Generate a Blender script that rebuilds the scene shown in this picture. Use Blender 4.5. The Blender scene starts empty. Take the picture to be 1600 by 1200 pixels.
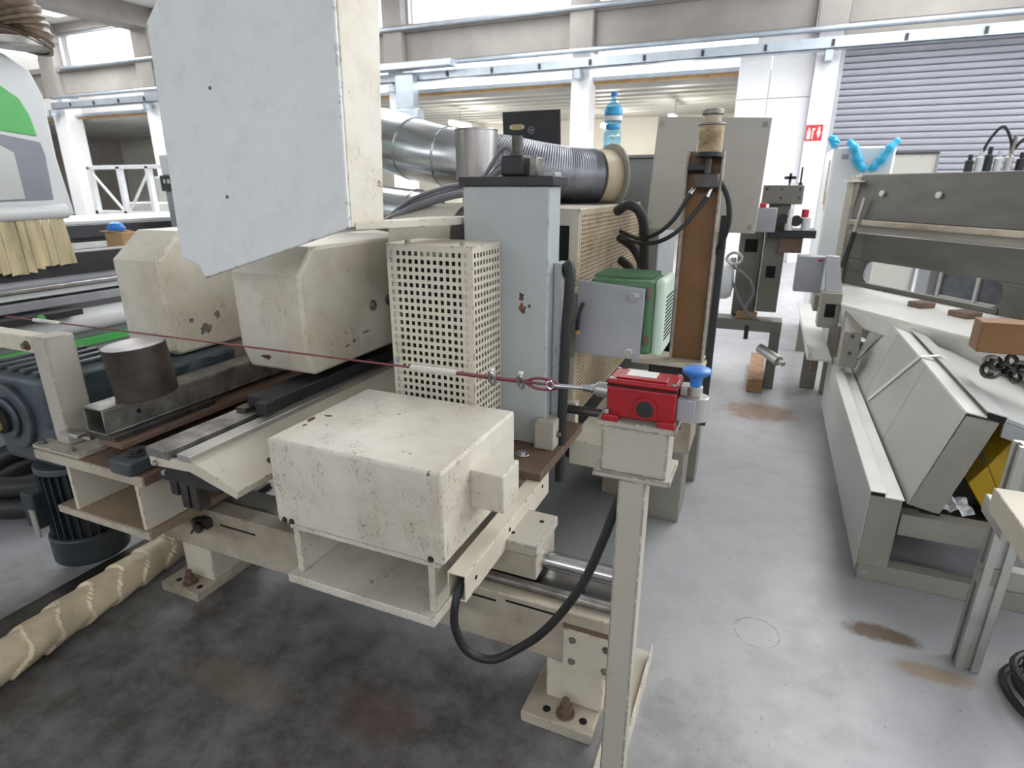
import bpy, bmesh, math, random
from mathutils import Vector, Matrix
random.seed(7)
R = math.radians
sc = bpy.context.scene
col = sc.collection

# ------------------------------------------------------------------ camera, sky, light, exposure
CAM_H = 1.4
cam_d = bpy.data.cameras.new('camera'); cam = bpy.data.objects.new('camera', cam_d); col.objects.link(cam)
cam.location = (0, 0, CAM_H); cam.rotation_euler = (R(90 - 18.54), 0, R(23.16))
cam_d.sensor_width = 36; cam_d.lens = 919 / 1600 * 36; cam_d.clip_start = .02; cam_d.clip_end = 200
cam_d.dof.use_dof = True; cam_d.dof.focus_distance = 1.45; cam_d.dof.aperture_fstop = 5.0
sc.camera = cam
wd = bpy.data.worlds.new('sky'); sc.world = wd; wd.use_nodes = True
wd.node_tree.nodes['Background'].inputs[0].default_value = (.90, .95, 1, 1)
wd.node_tree.nodes['Background'].inputs[1].default_value = 4.5
sc.view_settings.view_transform = 'Standard'; sc.view_settings.look = 'None'
sc.view_settings.gamma = 1; sc.view_settings.use_curve_mapping = False
sc.view_settings.exposure = 0.0
sc.cycles.max_bounces = 6; sc.cycles.diffuse_bounces = 3; sc.cycles.glossy_bounces = 3; sc.cycles.transparent_max_bounces = 8
sc.cycles.use_adaptive_sampling = True; sc.cycles.adaptive_threshold = .04; sc.cycles.use_light_tree = True
sc.cycles.caustics_reflective = False; sc.cycles.caustics_refractive = False

def area(name, loc, rot, sx, sy, power, colr=(1, .985, .96)):
    d = bpy.data.lights.new(name, 'AREA'); d.shape = 'RECTANGLE'; d.size = sx; d.size_y = sy; d.energy = power; d.color = colr
    o = bpy.data.objects.new(name, d); col.objects.link(o); o.location = loc; o.rotation_euler = rot
    return o
# added fill overhead and behind the camera; daylight from the right-hand clerestory
ROOF_FILLS = [(-18.5, 8.2), (-11.5, 8.2), (-5.0, 8.2), (1.6, 8.2), (6.0, 8.2)]
for x, y in ROOF_FILLS:
    area('roof_fill', (x, y, 5.78), (0, 0, 0), 1.7, 8.4, 470 if x < -10 else 275)
area('front_fill', (-6.0, -7.8, 4.6), (R(90), 0, 0), 20.0, 1.5, 45, (.96, .98, 1))  # unseen lamp added behind the camera to lift the front faces
area('side_window_daylight', (9.8, 7.5, 4.6), (0, R(90), 0), 1.5, 10.0, 230, (.93, .97, 1))

# ------------------------------------------------------------------ materials
MATS = {}
def base_mat(name):
    m = bpy.data.materials.new(name); m.use_nodes = True
    nt = m.node_tree; b = nt.nodes['Principled BSDF']
    MATS[name] = m
    return m, nt, b
def N(nt, t, **kw):
    n = nt.nodes.new(t)
    for k, v in kw.items():
        if k.startswith('i_'):
            n.inputs[k[2:].replace('_', ' ')].default_value = v
        else: setattr(n, k, v)
    return n
def ramp(nt, src, p0, p1, c0=(0, 0, 0, 1), c1=(1, 1, 1, 1)):
    r = nt.nodes.new('ShaderNodeValToRGB'); e = r.color_ramp.elements
    e[0].position = p0; e[0].color = c0; e[1].position = p1; e[1].color = c1
    nt.links.new(src, r.inputs[0]); return r.outputs[0]
def mix(nt, fac, a, b, mode='MIX'):
    m = nt.nodes.new('ShaderNodeMix'); m.data_type = 'RGBA'; m.blend_type = mode
    for s, v in ((0, fac), (6, a), (7, b)):
        if hasattr(v, 'is_linked'): nt.links.new(v, m.inputs[s])
        elif s == 0: m.inputs[0].default_value = v
        else: m.inputs[s].default_value = (*v, 1) if len(v) == 3 else v
    return m.outputs[2]
def math_n(nt, op, a, b):
    m = nt.nodes.new('ShaderNodeMath'); m.operation = op
    for i, v in enumerate((a, b)):
        if hasattr(v, 'is_linked'): nt.links.new(v, m.inputs[i])
        else: m.inputs[i].default_value = v
    return m.outputs[0]
def coords(nt, scale=(1, 1, 1), kind='Object'):
    tc = nt.nodes.new('ShaderNodeTexCoord'); mp = nt.nodes.new('ShaderNodeMapping')
    mp.inputs['Scale'].default_value = scale
    nt.links.new(tc.outputs[kind], mp.inputs[0]); return mp.outputs[0]
def noise(nt, v, scale, detail=4, rough=.6, dist=0):
    n = N(nt, 'ShaderNodeTexNoise'); n.inputs['Scale'].default_value = scale; n.inputs['Detail'].default_value = detail
    n.inputs['Roughness'].default_value = rough; n.inputs['Distortion'].default_value = dist
    nt.links.new(v, n.inputs['Vector']); return n.outputs['Fac']
def plain(name, c, rough=.5, metal=0., vary=.06, vscale=6, bump=0, bscale=80, spec=.5, stretch=(1, 1, 1)):
    m, nt, b = base_mat(name)
    v = coords(nt, stretch); n = noise(nt, v, vscale, 5)
    lo = [max(0, x * (1 - vary * 2.2)) for x in c]; hi = [min(1, x * (1 + vary)) for x in c]
    nt.links.new(ramp(nt, n, .3, .7, (*lo, 1), (*hi, 1)), b.inputs['Base Color'])
    b.inputs['Roughness'].default_value = rough; b.inputs['Metallic'].default_value = metal
    b.inputs['Specular IOR Level'].default_value = spec
    if bump:
        bp = N(nt, 'ShaderNodeBump'); bp.inputs['Strength'].default_value = bump; bp.inputs['Distance'].default_value = .01
        nt.links.new(noise(nt, v, bscale, 3), bp.inputs['Height']); nt.links.new(bp.outputs[0], b.inputs['Normal'])
    return m
def worn(name, c, chip=(.10, .065, .045), chips=.5, dirt=(.42, .34, .25), dirtamt=.5, rough=.45, cs=26, metal=0., edge=.6):
    """painted steel with chips, scuffs and grime"""
    m, nt, b = base_mat(name); v = coords(nt)
    big = noise(nt, v, 3.1, 5, .62); mid = noise(nt, v, 11, 6, .7)
    colr = mix(nt, math_n(nt, 'MULTIPLY', ramp(nt, big, .42, .70), dirtamt), c, dirt)
    colr = mix(nt, math_n(nt, 'MULTIPLY', ramp(nt, mid, .50, .68), .40 * dirtamt + .06), colr, [x * .72 for x in c])
    sp = noise(nt, coords(nt, (1, 1, .55)), cs * 2.3, 6, .8, 1.2); area_m = noise(nt, v, 6.5, 5, .62)
    t = .69 - .15 * chips
    specks = math_n(nt, 'MULTIPLY', ramp(nt, sp, t - .05, t + .03), ramp(nt, area_m, .46, .60))
    blot = noise(nt, v, cs * .55, 7, .72)
    t2 = .74 - .12 * chips
    chipm = math_n(nt, 'MAXIMUM', math_n(nt, 'MULTIPLY', specks, .72), ramp(nt, blot, t2, t2 + .012))
    if edge:   # paint knocked off along the arrises
        bv = N(nt, 'ShaderNodeBevel', samples=2); bv.inputs['Radius'].default_value = .008
        gm = nt.nodes.new('ShaderNodeNewGeometry'); vm = N(nt, 'ShaderNodeVectorMath', operation='DOT_PRODUCT')
        nt.links.new(bv.outputs[0], vm.inputs[0]); nt.links.new(gm.outputs['True Normal'], vm.inputs[1])
        em = ramp(nt, vm.outputs['Value'], .86, .97, (1, 1, 1, 1), (0, 0, 0, 1))
        en = noise(nt, v, 34, 5, .7); te = .66 - .16 * edge
        chipm = math_n(nt, 'MAXIMUM', chipm, math_n(nt, 'MULTIPLY', em, ramp(nt, en, te, te + .03)))
    colr = mix(nt, chipm, colr, chip)
    nt.links.new(colr, b.inputs['Base Color']); b.inputs['Metallic'].default_value = metal
    rr = nt.nodes.new('ShaderNodeMapRange'); rr.inputs[3].default_value = rough; rr.inputs[4].default_value = min(1, rough + .35)
    nt.links.new(chipm, rr.inputs[0]); nt.links.new(rr.outputs[0], b.inputs['Roughness'])
    return m
def emis(name, c, s):
    m, nt, b = base_mat(name); b.inputs['Base Color'].default_value = (*c, 1)
    b.inputs['Emission Color'].default_value = (*c, 1); b.inputs['Emission Strength'].default_value = s
    return m
def glassy(name, tint=(1, 1, 1), gl=.08, alpha_rough=.05):
    m, nt, b = base_mat(name)
    tr = N(nt, 'ShaderNodeBsdfTransparent'); tr.inputs[0].default_value = (*tint, 1)
    gs = N(nt, 'ShaderNodeBsdfGlossy'); gs.inputs['Roughness'].default_value = alpha_rough
    mx = N(nt, 'ShaderNodeMixShader'); mx.inputs[0].default_value = gl
    nt.links.new(tr.outputs[0], mx.inputs[1]); nt.links.new(gs.outputs[0], mx.inputs[2])
    nt.links.new(mx.outputs[0], nt.nodes['Material Output'].inputs[0])
    return m

CREAM = (.70, .64, .53)
cream = worn('cream_paint', CREAM, chips=.12, dirtamt=.35)
cream_box = worn('cream_paint_scuffed', (.76, .72, .635), chip=(.20, .155, .12), chips=.66, dirt=(.48, .385, .265), dirtamt=.6, cs=30)
cream_dirty = worn('cream_paint_grimy', (.56, .50, .40), chips=.35, dirt=(.20, .14, .095), dirtamt=.8)
cream_hood = worn('cream_paint_hood', (.72, .68, .58), chip=(.20, .14, .09), chips=.5, dirt=(.50, .38, .25), dirtamt=.6, cs=22)
cream_lite = worn('cream_paint_post', (.50, .465, .395), chip=(.05, .04, .035), chips=.08, dirtamt=.25, cs=14, edge=1.35)
bluegrey = worn('blue_grey_paint', (.46, .49, .50), chip=(.14, .075, .05), chips=.12, dirt=(.36, .38, .38), dirtamt=.4, cs=12)
panelgrey = worn('pale_grey_paint', (.76, .775, .78), chip=(.06, .05, .045), chips=0, dirt=(.72, .72, .70), dirtamt=.6, cs=14)
darksteel = plain('dark_steel', (.11, .10, .095), .42, .75, .25, 9)
steel = plain('bright_steel', (.62, .62, .63), .25, 1., .12, 14)
midsteel = plain('dull_steel', (.36, .34, .32), .42, .8, .3, 12)
cylsteel = plain('turned_steel', (.085, .066, .058), .42, .4, .3, 7)
cyltop = plain('sawn_steel_face', (.50, .47, .48), .36, .75, .2, 9)
rustplate = worn('rusty_plate', (.20, .13, .09), chip=(.07, .05, .04), chips=.7, dirt=(.10, .06, .04), dirtamt=.8, rough=.6)
black = plain('black_rubber', (.022, .022, .024), .5, 0, .15)
blackpaint = plain('black_paint', (.03, .03, .034), .45, 0, .2)
holeblk = plain('hole_black', (.008, .008, .008), .9, 0, 0)
galv = plain('galvanised_sheet', (.56, .58, .60), .27, 1., .13, 5)
flexm = plain('flexible_duct_metal', (.30, .31, .34), .40, .8, .1, 6)
alu = plain('aluminium', (.55, .54, .51), .42, .8, .1, 8)
greym = plain('grey_plate', (.42, .43, .46), .38, .35, .06, 6)
green = plain('green_paint', (.10, .21, .11), .45, 0, .15)
mint = plain('mint_plastic', (.60, .72, .60), .45, 0, .05)
red = plain('red_casting', (.40, .010, .018), .24, 0, .08, 10)
blue = plain('blue_plastic', (.035, .20, .62), .35, 0, .05)
white_pl = plain('white_sleeve', (.74, .72, .66), .5, 0, .08)
ropered = plain('red_rope', (.20, .025, .04), .4, 0, .15, 60)
whitem = plain('white_paint', (.84, .85, .86), .4, 0, .03)
stickerm = plain('white_label', (.78, .76, .74), .35, 0, .06)
concrete = plain('concrete_panel', (.36, .335, .31), .8, 0, .09, 1.2, .15, 30)
wallwhite = plain('white_wall_panel', (.90, .90, .93), .55, 0, .03, .6)
annexwall = plain('cream_far_wall', (.72, .69, .62), .7, 0, .03, .5)
corrug = plain('corrugated_roof_sheet', (.50, .50, .47), .45, .2, .08, 1.0)
doorm = plain('roller_door_slat', (.33, .33, .375), .42, .2, .05, 1.0)
ceilm = plain('ceiling_panel', (.80, .79, .76), .7, 0, .03, .5)
traym = plain('zinc_tray', (.50, .56, .62), .35, .6, .08, 3)
orange = plain('timber_edge', (.55, .33, .14), .7, 0, .15, 4)
lampm = emis('tube_glow', (1, .97, .88), 9)
glass = glassy('window_glass', (1, 1, 1), .05)
signred = plain('sign_red', (.60, .03, .04), .4, 0, .02)
paper = plain('wrapping_foil', (.72, .60, .41), .33, 0, .18, 5, .4, 12)
tapebrown = plain('wrapping_fold', (.40, .25, .10), .45, 0, .2, 9)
brownrust = worn('oily_rust', (.27, .135, .055), chip=(.10, .05, .025), chips=.3, dirt=(.15, .07, .03), dirtamt=.9, rough=.38, edge=0)
olive = worn('olive_grey_paint', (.34, .325, .28), chips=.3, dirt=(.22, .2, .17), dirtamt=.5)
olive_dark = worn('dark_olive_paint', (.22, .21, .18), chips=.3, dirt=(.12, .10, .08), dirtamt=.6)
sheetg = plain('grey_olive_sheet', (.135, .13, .113), .45, .15, .12, 3, stretch=(1, 1, 3))
sheetlite = plain('pale_grey_sheet', (.55, .56, .535), .36, .15, .05, 3)
tablew = plain('white_table', (.80, .79, .74), .35, 0, .05, 3)
strapm = plain('white_strap', (.86, .86, .87), .4, 0, .02)
yellow = plain('yellow_paint', (.72, .46, .03), .4, 0, .1, 8)
bagblue = plain('blue_film', (.05, .50, .80), .25, 0, .15, 8)
cncgreen = plain('green_panel', (.10, .50, .12), .4, 0, .04)
cncwhite = plain('machine_white', (.72, .735, .74), .35, 0, .03, 2)
cncglass = plain('smoked_window', (.30, .30, .35), .18, 0, .06)
bristle = plain('yellowed_strip', (.66, .55, .33), .5, 0, .2, 14, stretch=(1, 1, .2))
gearblue = plain('blue_grey_casting', (.075, .095, .112), .42, .1, .2, 10)
motorblk = plain('dark_motor_paint', (.028, .036, .042), .42, 0, .2, 10)
greycab = plain('grey_cabinet', (.33, .345, .36), .5, 0, .05)
wood = plain('wood_block', (.42, .25, .13), .7, 0, .2, 12, stretch=(1, 1, 6))
cardboard = plain('cardboard', (.45, .28, .14), .8, 0, .1, 5)
hosegrey = plain('grey_cable', (.24, .24, .27), .45, 0, .1)
tanrust = worn('tan_perforated_paint', (.54, .45, .32), chips=.2, dirt=(.38, .26, .14), dirtamt=.9)
oilglass = plain('oily_glass', (.52, .38, .22), .15, 0, .35, 9, stretch=(1, 1, 2))
bottlem = glassy('bottle_plastic', (.52, .80, .95), .14, .08)
waterblue = plain('bottle_label', (.02, .36, .72), .3, 0, .2, 25)

def floor_material():
    m, nt, b = base_mat('concrete_floor'); geo = nt.nodes.new('ShaderNodeNewGeometry'); v = geo.outputs['Position']
    a = noise(nt, v, .9, 6, .62, .3); f = noise(nt, v, 7, 6, .68); g = noise(nt, v, 60, 3, .7)
    c = ramp(nt, a, .32, .68, (.34, .34, .355, 1), (.47, .47, .48, 1))
    c = mix(nt, math_n(nt, 'MULTIPLY', ramp(nt, f, .48, .72), .35), c, (.28, .275, .28))
    c = mix(nt, math_n(nt, 'MULTIPLY', ramp(nt, g, .62, .70), .5), c, (.17, .165, .16))
    # oily dirt plus painted-in shade in front of the machine, with an uneven border
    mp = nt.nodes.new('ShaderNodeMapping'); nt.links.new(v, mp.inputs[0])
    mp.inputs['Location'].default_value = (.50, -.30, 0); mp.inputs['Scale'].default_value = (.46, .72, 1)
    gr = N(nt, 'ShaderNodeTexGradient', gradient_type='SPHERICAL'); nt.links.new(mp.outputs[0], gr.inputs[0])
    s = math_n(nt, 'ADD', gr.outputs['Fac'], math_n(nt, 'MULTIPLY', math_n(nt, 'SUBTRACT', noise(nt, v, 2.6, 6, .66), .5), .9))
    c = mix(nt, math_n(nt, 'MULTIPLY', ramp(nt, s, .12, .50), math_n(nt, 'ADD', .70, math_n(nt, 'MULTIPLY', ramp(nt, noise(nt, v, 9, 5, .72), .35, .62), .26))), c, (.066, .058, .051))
    c = mix(nt, math_n(nt, 'MULTIPLY', ramp(nt, noise(nt, v, 95, 3, .7), .64, .70), .35), c, (.30, .27, .24))
    # rust and oil spots
    n13 = noise(nt, v, 13, 4, .7)
    for (x, y, rx, ry, cc, st) in ((.08, 3.95, .33, .26, (.26, .13, .06), .75), (.50, 1.93, .17, .07, (.12, .075, .04), .9), (-.62, .75, .34, .20, (.11, .07, .05), .6),
                                   (.62, 1.80, .17, .06, (.33, .24, .13), .7), (-1.3, .95, .30, .09, (.24, .19, .14), .45), (-.85, 1.02, .20, .13, (.13, .075, .055), .5)):
        mp = nt.nodes.new('ShaderNodeMapping'); nt.links.new(v, mp.inputs[0])
        mp.inputs['Location'].default_value = (-x / rx, -y / ry, 0); mp.inputs['Scale'].default_value = (1 / rx, 1 / ry, 1)
        gr = N(nt, 'ShaderNodeTexGradient', gradient_type='SPHERICAL'); nt.links.new(mp.outputs[0], gr.inputs[0])
        k = math_n(nt, 'MULTIPLY', gr.outputs['Fac'], math_n(nt, 'MULTIPLY', n13, 2.2))
        c = mix(nt, math_n(nt, 'MULTIPLY', ramp(nt, k, .25, .6), st), c, cc)
    dv = N(nt, 'ShaderNodeVectorMath', operation='DISTANCE'); nt.links.new(v, dv.inputs[0]); dv.inputs[1].default_value = (.121, 1.777, 0)
    rg = math_n(nt, 'LESS_THAN', math_n(nt, 'ABSOLUTE', math_n(nt, 'SUBTRACT', dv.outputs['Value'], .070), 0), .0028)
    c = mix(nt, math_n(nt, 'MULTIPLY', rg, ramp(nt, n13, .42, .58)), c, (.34, .20, .12))
    nt.links.new(c, b.inputs['Base Color'])
    nt.links.new(ramp(nt, f, .3, .7, (.34, .34, .34, 1), (.55, .55, .55, 1)), b.inputs['Roughness'])
    bp = N(nt, 'ShaderNodeBump'); bp.inputs['Strength'].default_value = .12; bp.inputs['Distance'].default_value = .01
    nt.links.new(f, bp.inputs['Height']); nt.links.new(bp.outputs[0], b.inputs['Normal'])
    return m
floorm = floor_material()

# ------------------------------------------------------------------ mesh helpers
def frame(d):
    d = Vector(d).normalized(); a = Vector((0, 0, 1)) if abs(d.z) < .9 else Vector((1, 0, 0))
    u = d.cross(a).normalized(); return d, u, d.cross(u).normalized()
class B:
    """collects shapes in world coordinates"""
    def __init__(s): s.v = []; s.f = []
    def add(s, vs, fs):
        o = len(s.v); s.v += [tuple(p) for p in vs]; s.f += [[i + o for i in f] for f in fs]; return s
    def box(s, x0, x1, y0, y1, z0, z1):
        vs = [(x, y, z) for x in (x0, x1) for y in (y0, y1) for z in (z0, z1)]
        return s.add(vs, [(0, 1, 3, 2), (4, 6, 7, 5), (0, 4, 5, 1), (2, 3, 7, 6), (0, 2, 6, 4), (1, 5, 7, 3)])
    def obox(s, c, u, v, w):
        """oriented box: centre and three half-axis vectors"""
        c, u, v, w = map(Vector, (c, u, v, w))
        vs = [c + u * a + v * b + w * d for a in (-1, 1) for b in (-1, 1) for d in (-1, 1)]
        return s.add(vs, [(0, 1, 3, 2), (4, 6, 7, 5), (0, 4, 5, 1), (2, 3, 7, 6), (0, 2, 6, 4), (1, 5, 7, 3)])
    def bar(s, p, q, w, h, up=(0, 0, 1)):
        p, q = Vector(p), Vector(q); d = (q - p); L = d.length; d.normalize()
        r = d.cross(Vector(up)).normalized(); u = r.cross(d).normalized()
        return s.obox((p + q) / 2, d * L / 2, r * w / 2, u * h / 2)
    def cyl(s, p, q, r, n=20, r2=None, cap=True):
        p, q = Vector(p), Vector(q); r2 = r if r2 is None else r2; d, u, w = frame(q - p)
        vs = []
        for c, rr in ((p, r), (q, r2)):
            vs += [c + (u * math.cos(2 * math.pi * i / n) + w * math.sin(2 * math.pi * i / n)) * rr for i in range(n)]
        fs = [(i, (i + 1) % n, n + (i + 1) % n, n + i) for i in range(n)]
        if cap: fs += [tuple(range(n - 1, -1, -1)), tuple(range(n, 2 * n))]
        return s.add(vs, fs)
    def lathe(s, base, axis, prof, n=24):
        """prof: list of (distance along axis, radius)"""
        base = Vector(base); d, u, w = frame(axis); vs = []
        for h, r in prof:
            vs += [base + d * h + (u * math.cos(2 * math.pi * i / n) + w * math.sin(2 * math.pi * i / n)) * max(r, 1e-4) for i in range(n)]
        m = len(prof); fs = [(k * n + i, k * n + (i + 1) % n, (k + 1) * n + (i + 1) % n, (k + 1) * n + i) for k in range(m - 1) for i in range(n)]
        fs += [tuple(range(n - 1, -1, -1)), tuple(range((m - 1) * n, m * n))]
        return s.add(vs, fs)
    def tube(s, pts, r, n=10, sub=6, rad=None, cap=True):
        P = [Vector(p) for p in pts]
        if sub > 1 and len(P) > 2:
            Q = []
            for i in range(len(P) - 1):
                a, b, c, d = P[max(i - 1, 0)], P[i], P[i + 1], P[min(i + 2, len(P) - 1)]
                for k in range(sub):
                    t = k / sub
                    Q.append(.5 * (2 * b + (c - a) * t + (2 * a - 5 * b + 4 * c - d) * t * t + (3 * b - a - 3 * c + d) * t ** 3))
            Q.append(P[-1]); P = Q
        vs = []; _, u, w = frame(P[1] - P[0])
        for i, p in enumerate(P):
            t = (P[min(i + 1, len(P) - 1)] - P[max(i - 1, 0)]).normalized()
            u = (u - t * u.dot(t)).normalized(); w = t.cross(u)
            rr = rad(i / (len(P) - 1)) if rad else r
            vs += [p + (u * math.cos(2 * math.pi * k / n) + w * math.sin(2 * math.pi * k / n)) * rr for k in range(n)]
        m = len(P); fs = [(k * n + i, k * n + (i + 1) % n, (k + 1) * n + (i + 1) % n, (k + 1) * n + i) for k in range(m - 1) for i in range(n)]
        if cap: fs += [tuple(range(n - 1, -1, -1)), tuple(range((m - 1) * n, m * n))]
        return s.add(vs, fs)
    def prism(s, pts, ext):
        """planar polygon of 3-D points pushed along ext"""
        n = len(pts); e = Vector(ext); P = [Vector(p) for p in pts]
        vs = P + [p + e for p in P]
        return s.add(vs, [tuple(range(n - 1, -1, -1)), tuple(range(n, 2 * n))] + [(i, (i + 1) % n, n + (i + 1) % n, n + i) for i in range(n)])
    def perf(s, o, u, v, nu, nv, frac, bu, bv, skip=None):
        """perforated sheet: nu x nv square holes inside a border; o corner, u and v full edge vectors"""
        o, u, v = Vector(o), Vector(u), Vector(v); W, Hh = u.length, v.length
        def cuts(L, n, b):
            p = (L - 2 * b) / n; h = p * frac; c = [0]
            for i in range(n): c += [b + i * p + (p - h) / 2, b + i * p + (p + h) / 2]
            return [x / L for x in c + [L]]
        cu, cv = cuts(W, nu, bu), cuts(Hh, nv, bv); base = len(s.v); n2 = len(cv)
        s.v += [tuple(o + u * a + v * b) for a in cu for b in cv]
        for i in range(len(cu) - 1):
            for j in range(n2 - 1):
                if i % 2 and j % 2 and not (skip and skip(i // 2, j // 2)): continue
                a = base + i * n2 + j; s.f.append([a, a + n2, a + n2 + 1, a + 1])
        return s

ORG = {}
def finish(o, bev, smooth):
    me = o.data
    bm = bmesh.new(); bm.from_mesh(me); bmesh.ops.recalc_face_normals(bm, faces=bm.faces); bm.to_mesh(me); bm.free()
    if smooth:
        me.polygons.foreach_set('use_smooth', [True] * len(me.polygons)); me.set_sharp_from_angle(angle=R(38))
    if bev:
        m = o.modifiers.new('edges', 'BEVEL'); m.width = bev; m.segments = 2; m.limit_method = 'ANGLE'; m.angle_limit = R(50)
def tag(o, label, cat, group=None):
    o['label'] = label; o['category'] = cat
    if group: o['group'] = group
    return o
def T(name, label, cat, loc, group=None):
    o = bpy.data.objects.new(name, None); col.objects.link(o); o.location = loc; o.empty_display_size = .05
    ORG[o.name] = Vector(loc); return tag(o, label, cat, group)
def S(name, loc=(0, 0, 0)):
    o = bpy.data.objects.new(name, None); col.objects.link(o); o.location = loc; o.empty_display_size = .1
    ORG[o.name] = Vector(loc); o['kind'] = 'structure'; return o
def P(b, name, mat, parent=None, bev=.0015, smooth=True, label=None, solid=0):
    me = bpy.data.meshes.new(name)
    if parent is not None: org = ORG[parent.name]
    else:
        xs = [p[0] for p in b.v]; ys = [p[1] for p in b.v]; org = Vector(((min(xs) + max(xs)) / 2, (min(ys) + max(ys)) / 2, min(p[2] for p in b.v)))
    me.from_pydata([(p[0] - org.x, p[1] - org.y, p[2] - org.z) for p in b.v], [], b.f); me.update()
    o = bpy.data.objects.new(name, me); col.objects.link(o); me.materials.append(mat)
    if parent is not None: o.parent = parent
    else: o.location = org
    ORG[o.name] = org; finish(o, bev, smooth)
    if solid:
        m = o.modifiers.new('sheet', 'SOLIDIFY'); m.thickness = solid; m.offset = 0
    if label: o['label'] = label
    return o
def ST(b, name, mat, parent=None, bev=0, **k):
    o = P(b, name, mat, parent, bev, **k)
    if parent is None: o['kind'] = 'structure'
    return o
def BX(*a): return B().box(*a)
def copies(src, locs, parent):
    """mesh-sharing copies of one piece, moved by an offset"""
    for d in locs:
        c = src.copy(); col.objects.link(c); c.parent = parent; c.location = Vector(src.location) + Vector(d)
        ORG[c.name] = ORG[src.name]
def bolt(p, d, r, h, parent, mat=None, name='bolt'):
    p = Vector(p); d = Vector(d).normalized()
    b = B().cyl(p, p + d * h * .25, r * 1.45, 18); b.cyl(p + d * h * .25, p + d * h, r, 6)
    return P(b, name, mat or midsteel, parent, .0006)

# ================================================================== THE HALL
YW = 13.0
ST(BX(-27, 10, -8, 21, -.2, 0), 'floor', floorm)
# --- roof with unseen gaps added above the fill lamps
ceil = S('ceiling', (-8, 3, 5.95))
xs = [-27] + [e for x, _ in sorted(ROOF_FILLS) for e in (x - .9, x + .9)] + [10]
for i in range(0, len(xs), 2):
    P(BX(xs[i], xs[i + 1], -8, YW + .2, 5.95, 6.1), 'roof_panel', ceilm, ceil, 0)
for i in range(1, len(xs) - 1, 2):
    P(BX(xs[i], xs[i + 1], -8, 3.9, 5.95, 6.1), 'roof_panel', ceilm, ceil, 0)
    P(BX(xs[i], xs[i + 1], 12.5, YW + .2, 5.95, 6.1), 'roof_panel', ceilm, ceil, 0)
COLX = [(-20.96, -20.35), (-16.75, -16.2), (-12.75, -12.3), (-8.56, -8.16), (-4.14, -3.76), (.34, .72)]
for x0, x1 in COLX:
    P(BX(x0 - .1, x1 + .1, -8, YW - .02, 5.45, 5.94), 'beam', concrete, ceil, .02)
ST(BX(-27.2, -27, -8, 21, 0, 6.1), 'wall_left', concrete)
wr_ = S('wall_right', (10, 3, 0))
P(BX(10, 10.2, -8, 21, 0, 3.8), 'lower_wall', wallwhite, wr_, 0); P(BX(10, 10.2, -8, 21, 5.4, 6.1), 'upper_wall', concrete, wr_, 0)
wf = S('wall_front', (-8, -8, 0))  # unseen wall; its open strip is added for the front fill
P(BX(-27, 10, -8.2, -8, 0, 3.8), 'lower_wall', concrete, wf, 0); P(BX(-27, 10, -8.2, -8, 5.4, 6.1), 'upper_wall', concrete, wf, 0)
# --- far wall
wb = S('wall_back', (-8, YW, 0))
for x0, x1 in COLX:
    P(BX(x0, x1, YW - .25, YW + .25, 0, 3.98), 'column', wallwhite, wb, .01)
    P(BX(x0 - .05, x1 + .05, YW - .30, YW + .25, 3.98, 5.95), 'column_head', concrete, wb, .01)
edges = [-27] + [e for c in COLX for e in c] + [10]
bays = [(edges[i], edges[i + 1]) for i in range(0, len(edges), 2)]
for i, (a, b_) in enumerate(bays):
    P(BX(a + .06, b_ - .06, YW - .14, YW + .16, 4.06, 4.66), 'spandrel_panel', concrete, wb, .01)
    P(BX(a + .06, b_ - .06, YW - .28, YW + .14, 4.66, 4.80), 'sill', concrete, wb, .01)
    P(BX(a + .06, b_ - .06, YW - .10, YW + .16, 5.70, 5.95), 'lintel', concrete, wb, .01)
    w = S('window_%d' % (i + 1), ((a + b_) / 2, YW, 4.8))
    fr = B(); fr.box(a, b_, YW - .05, YW + .05, 4.8, 4.86); fr.box(a, b_, YW - .05, YW + .05, 5.64, 5.7)
    for xx in (a + .04, b_ - .10): fr.box(xx, xx + .06, YW - .05, YW + .05, 4.86, 5.64)
    if i in (1, 2): fr.box(a + .4, a + .46, YW - .05, YW + .05, 4.86, 5.64)
    P(fr, 'window_frame', greym, w, .004); P(BX(a + .1, b_ - .1, YW - .005, YW + .005, 4.86, 5.64), 'pane', glass, w, 0)
# open bays below the spandrel: roof-light band, timber edge, opening into the annex
for a, b_ in bays[:5] + [(-3.76, -.66)]:
    P(BX(a, b_, YW + .02, YW + .10, 3.46, 3.54), 'edge_rail', traym, wb, .004)
    P(BX(a, b_, YW + .10, YW + .16, 3.40, 3.46), 'edge_board', orange, wb, .004)
    P(BX(a, b_, YW + .02, YW + .05, 3.54, 4.06), 'band_pane', glass, wb, 0)
# white panelled wall between the annex opening and the roller door
for x0, x1 in ((-.93, -.38), (-.37, .335)):
    for z0, z1 in ((0, 1.45), (1.46, 2.95), (2.96, 3.72)):
        P(BX(x0, x1, YW - .04, YW + .15, z0, z1), 'wall_panel', wallwhite, wb, .006)
P(BX(-.66, .335, YW - .03, YW + .15, 3.73, 4.06), 'wall_panel', wallwhite, wb, .006)
P(BX(5.6, 10, YW - .04, YW + .15, 0, 4.06), 'wall_panel', wallwhite, wb, .006)
P(BX(.72, 5.6, YW - .1, YW + .15, 3.72, 4.06), 'wall_panel', concrete, wb, .006)
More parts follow.
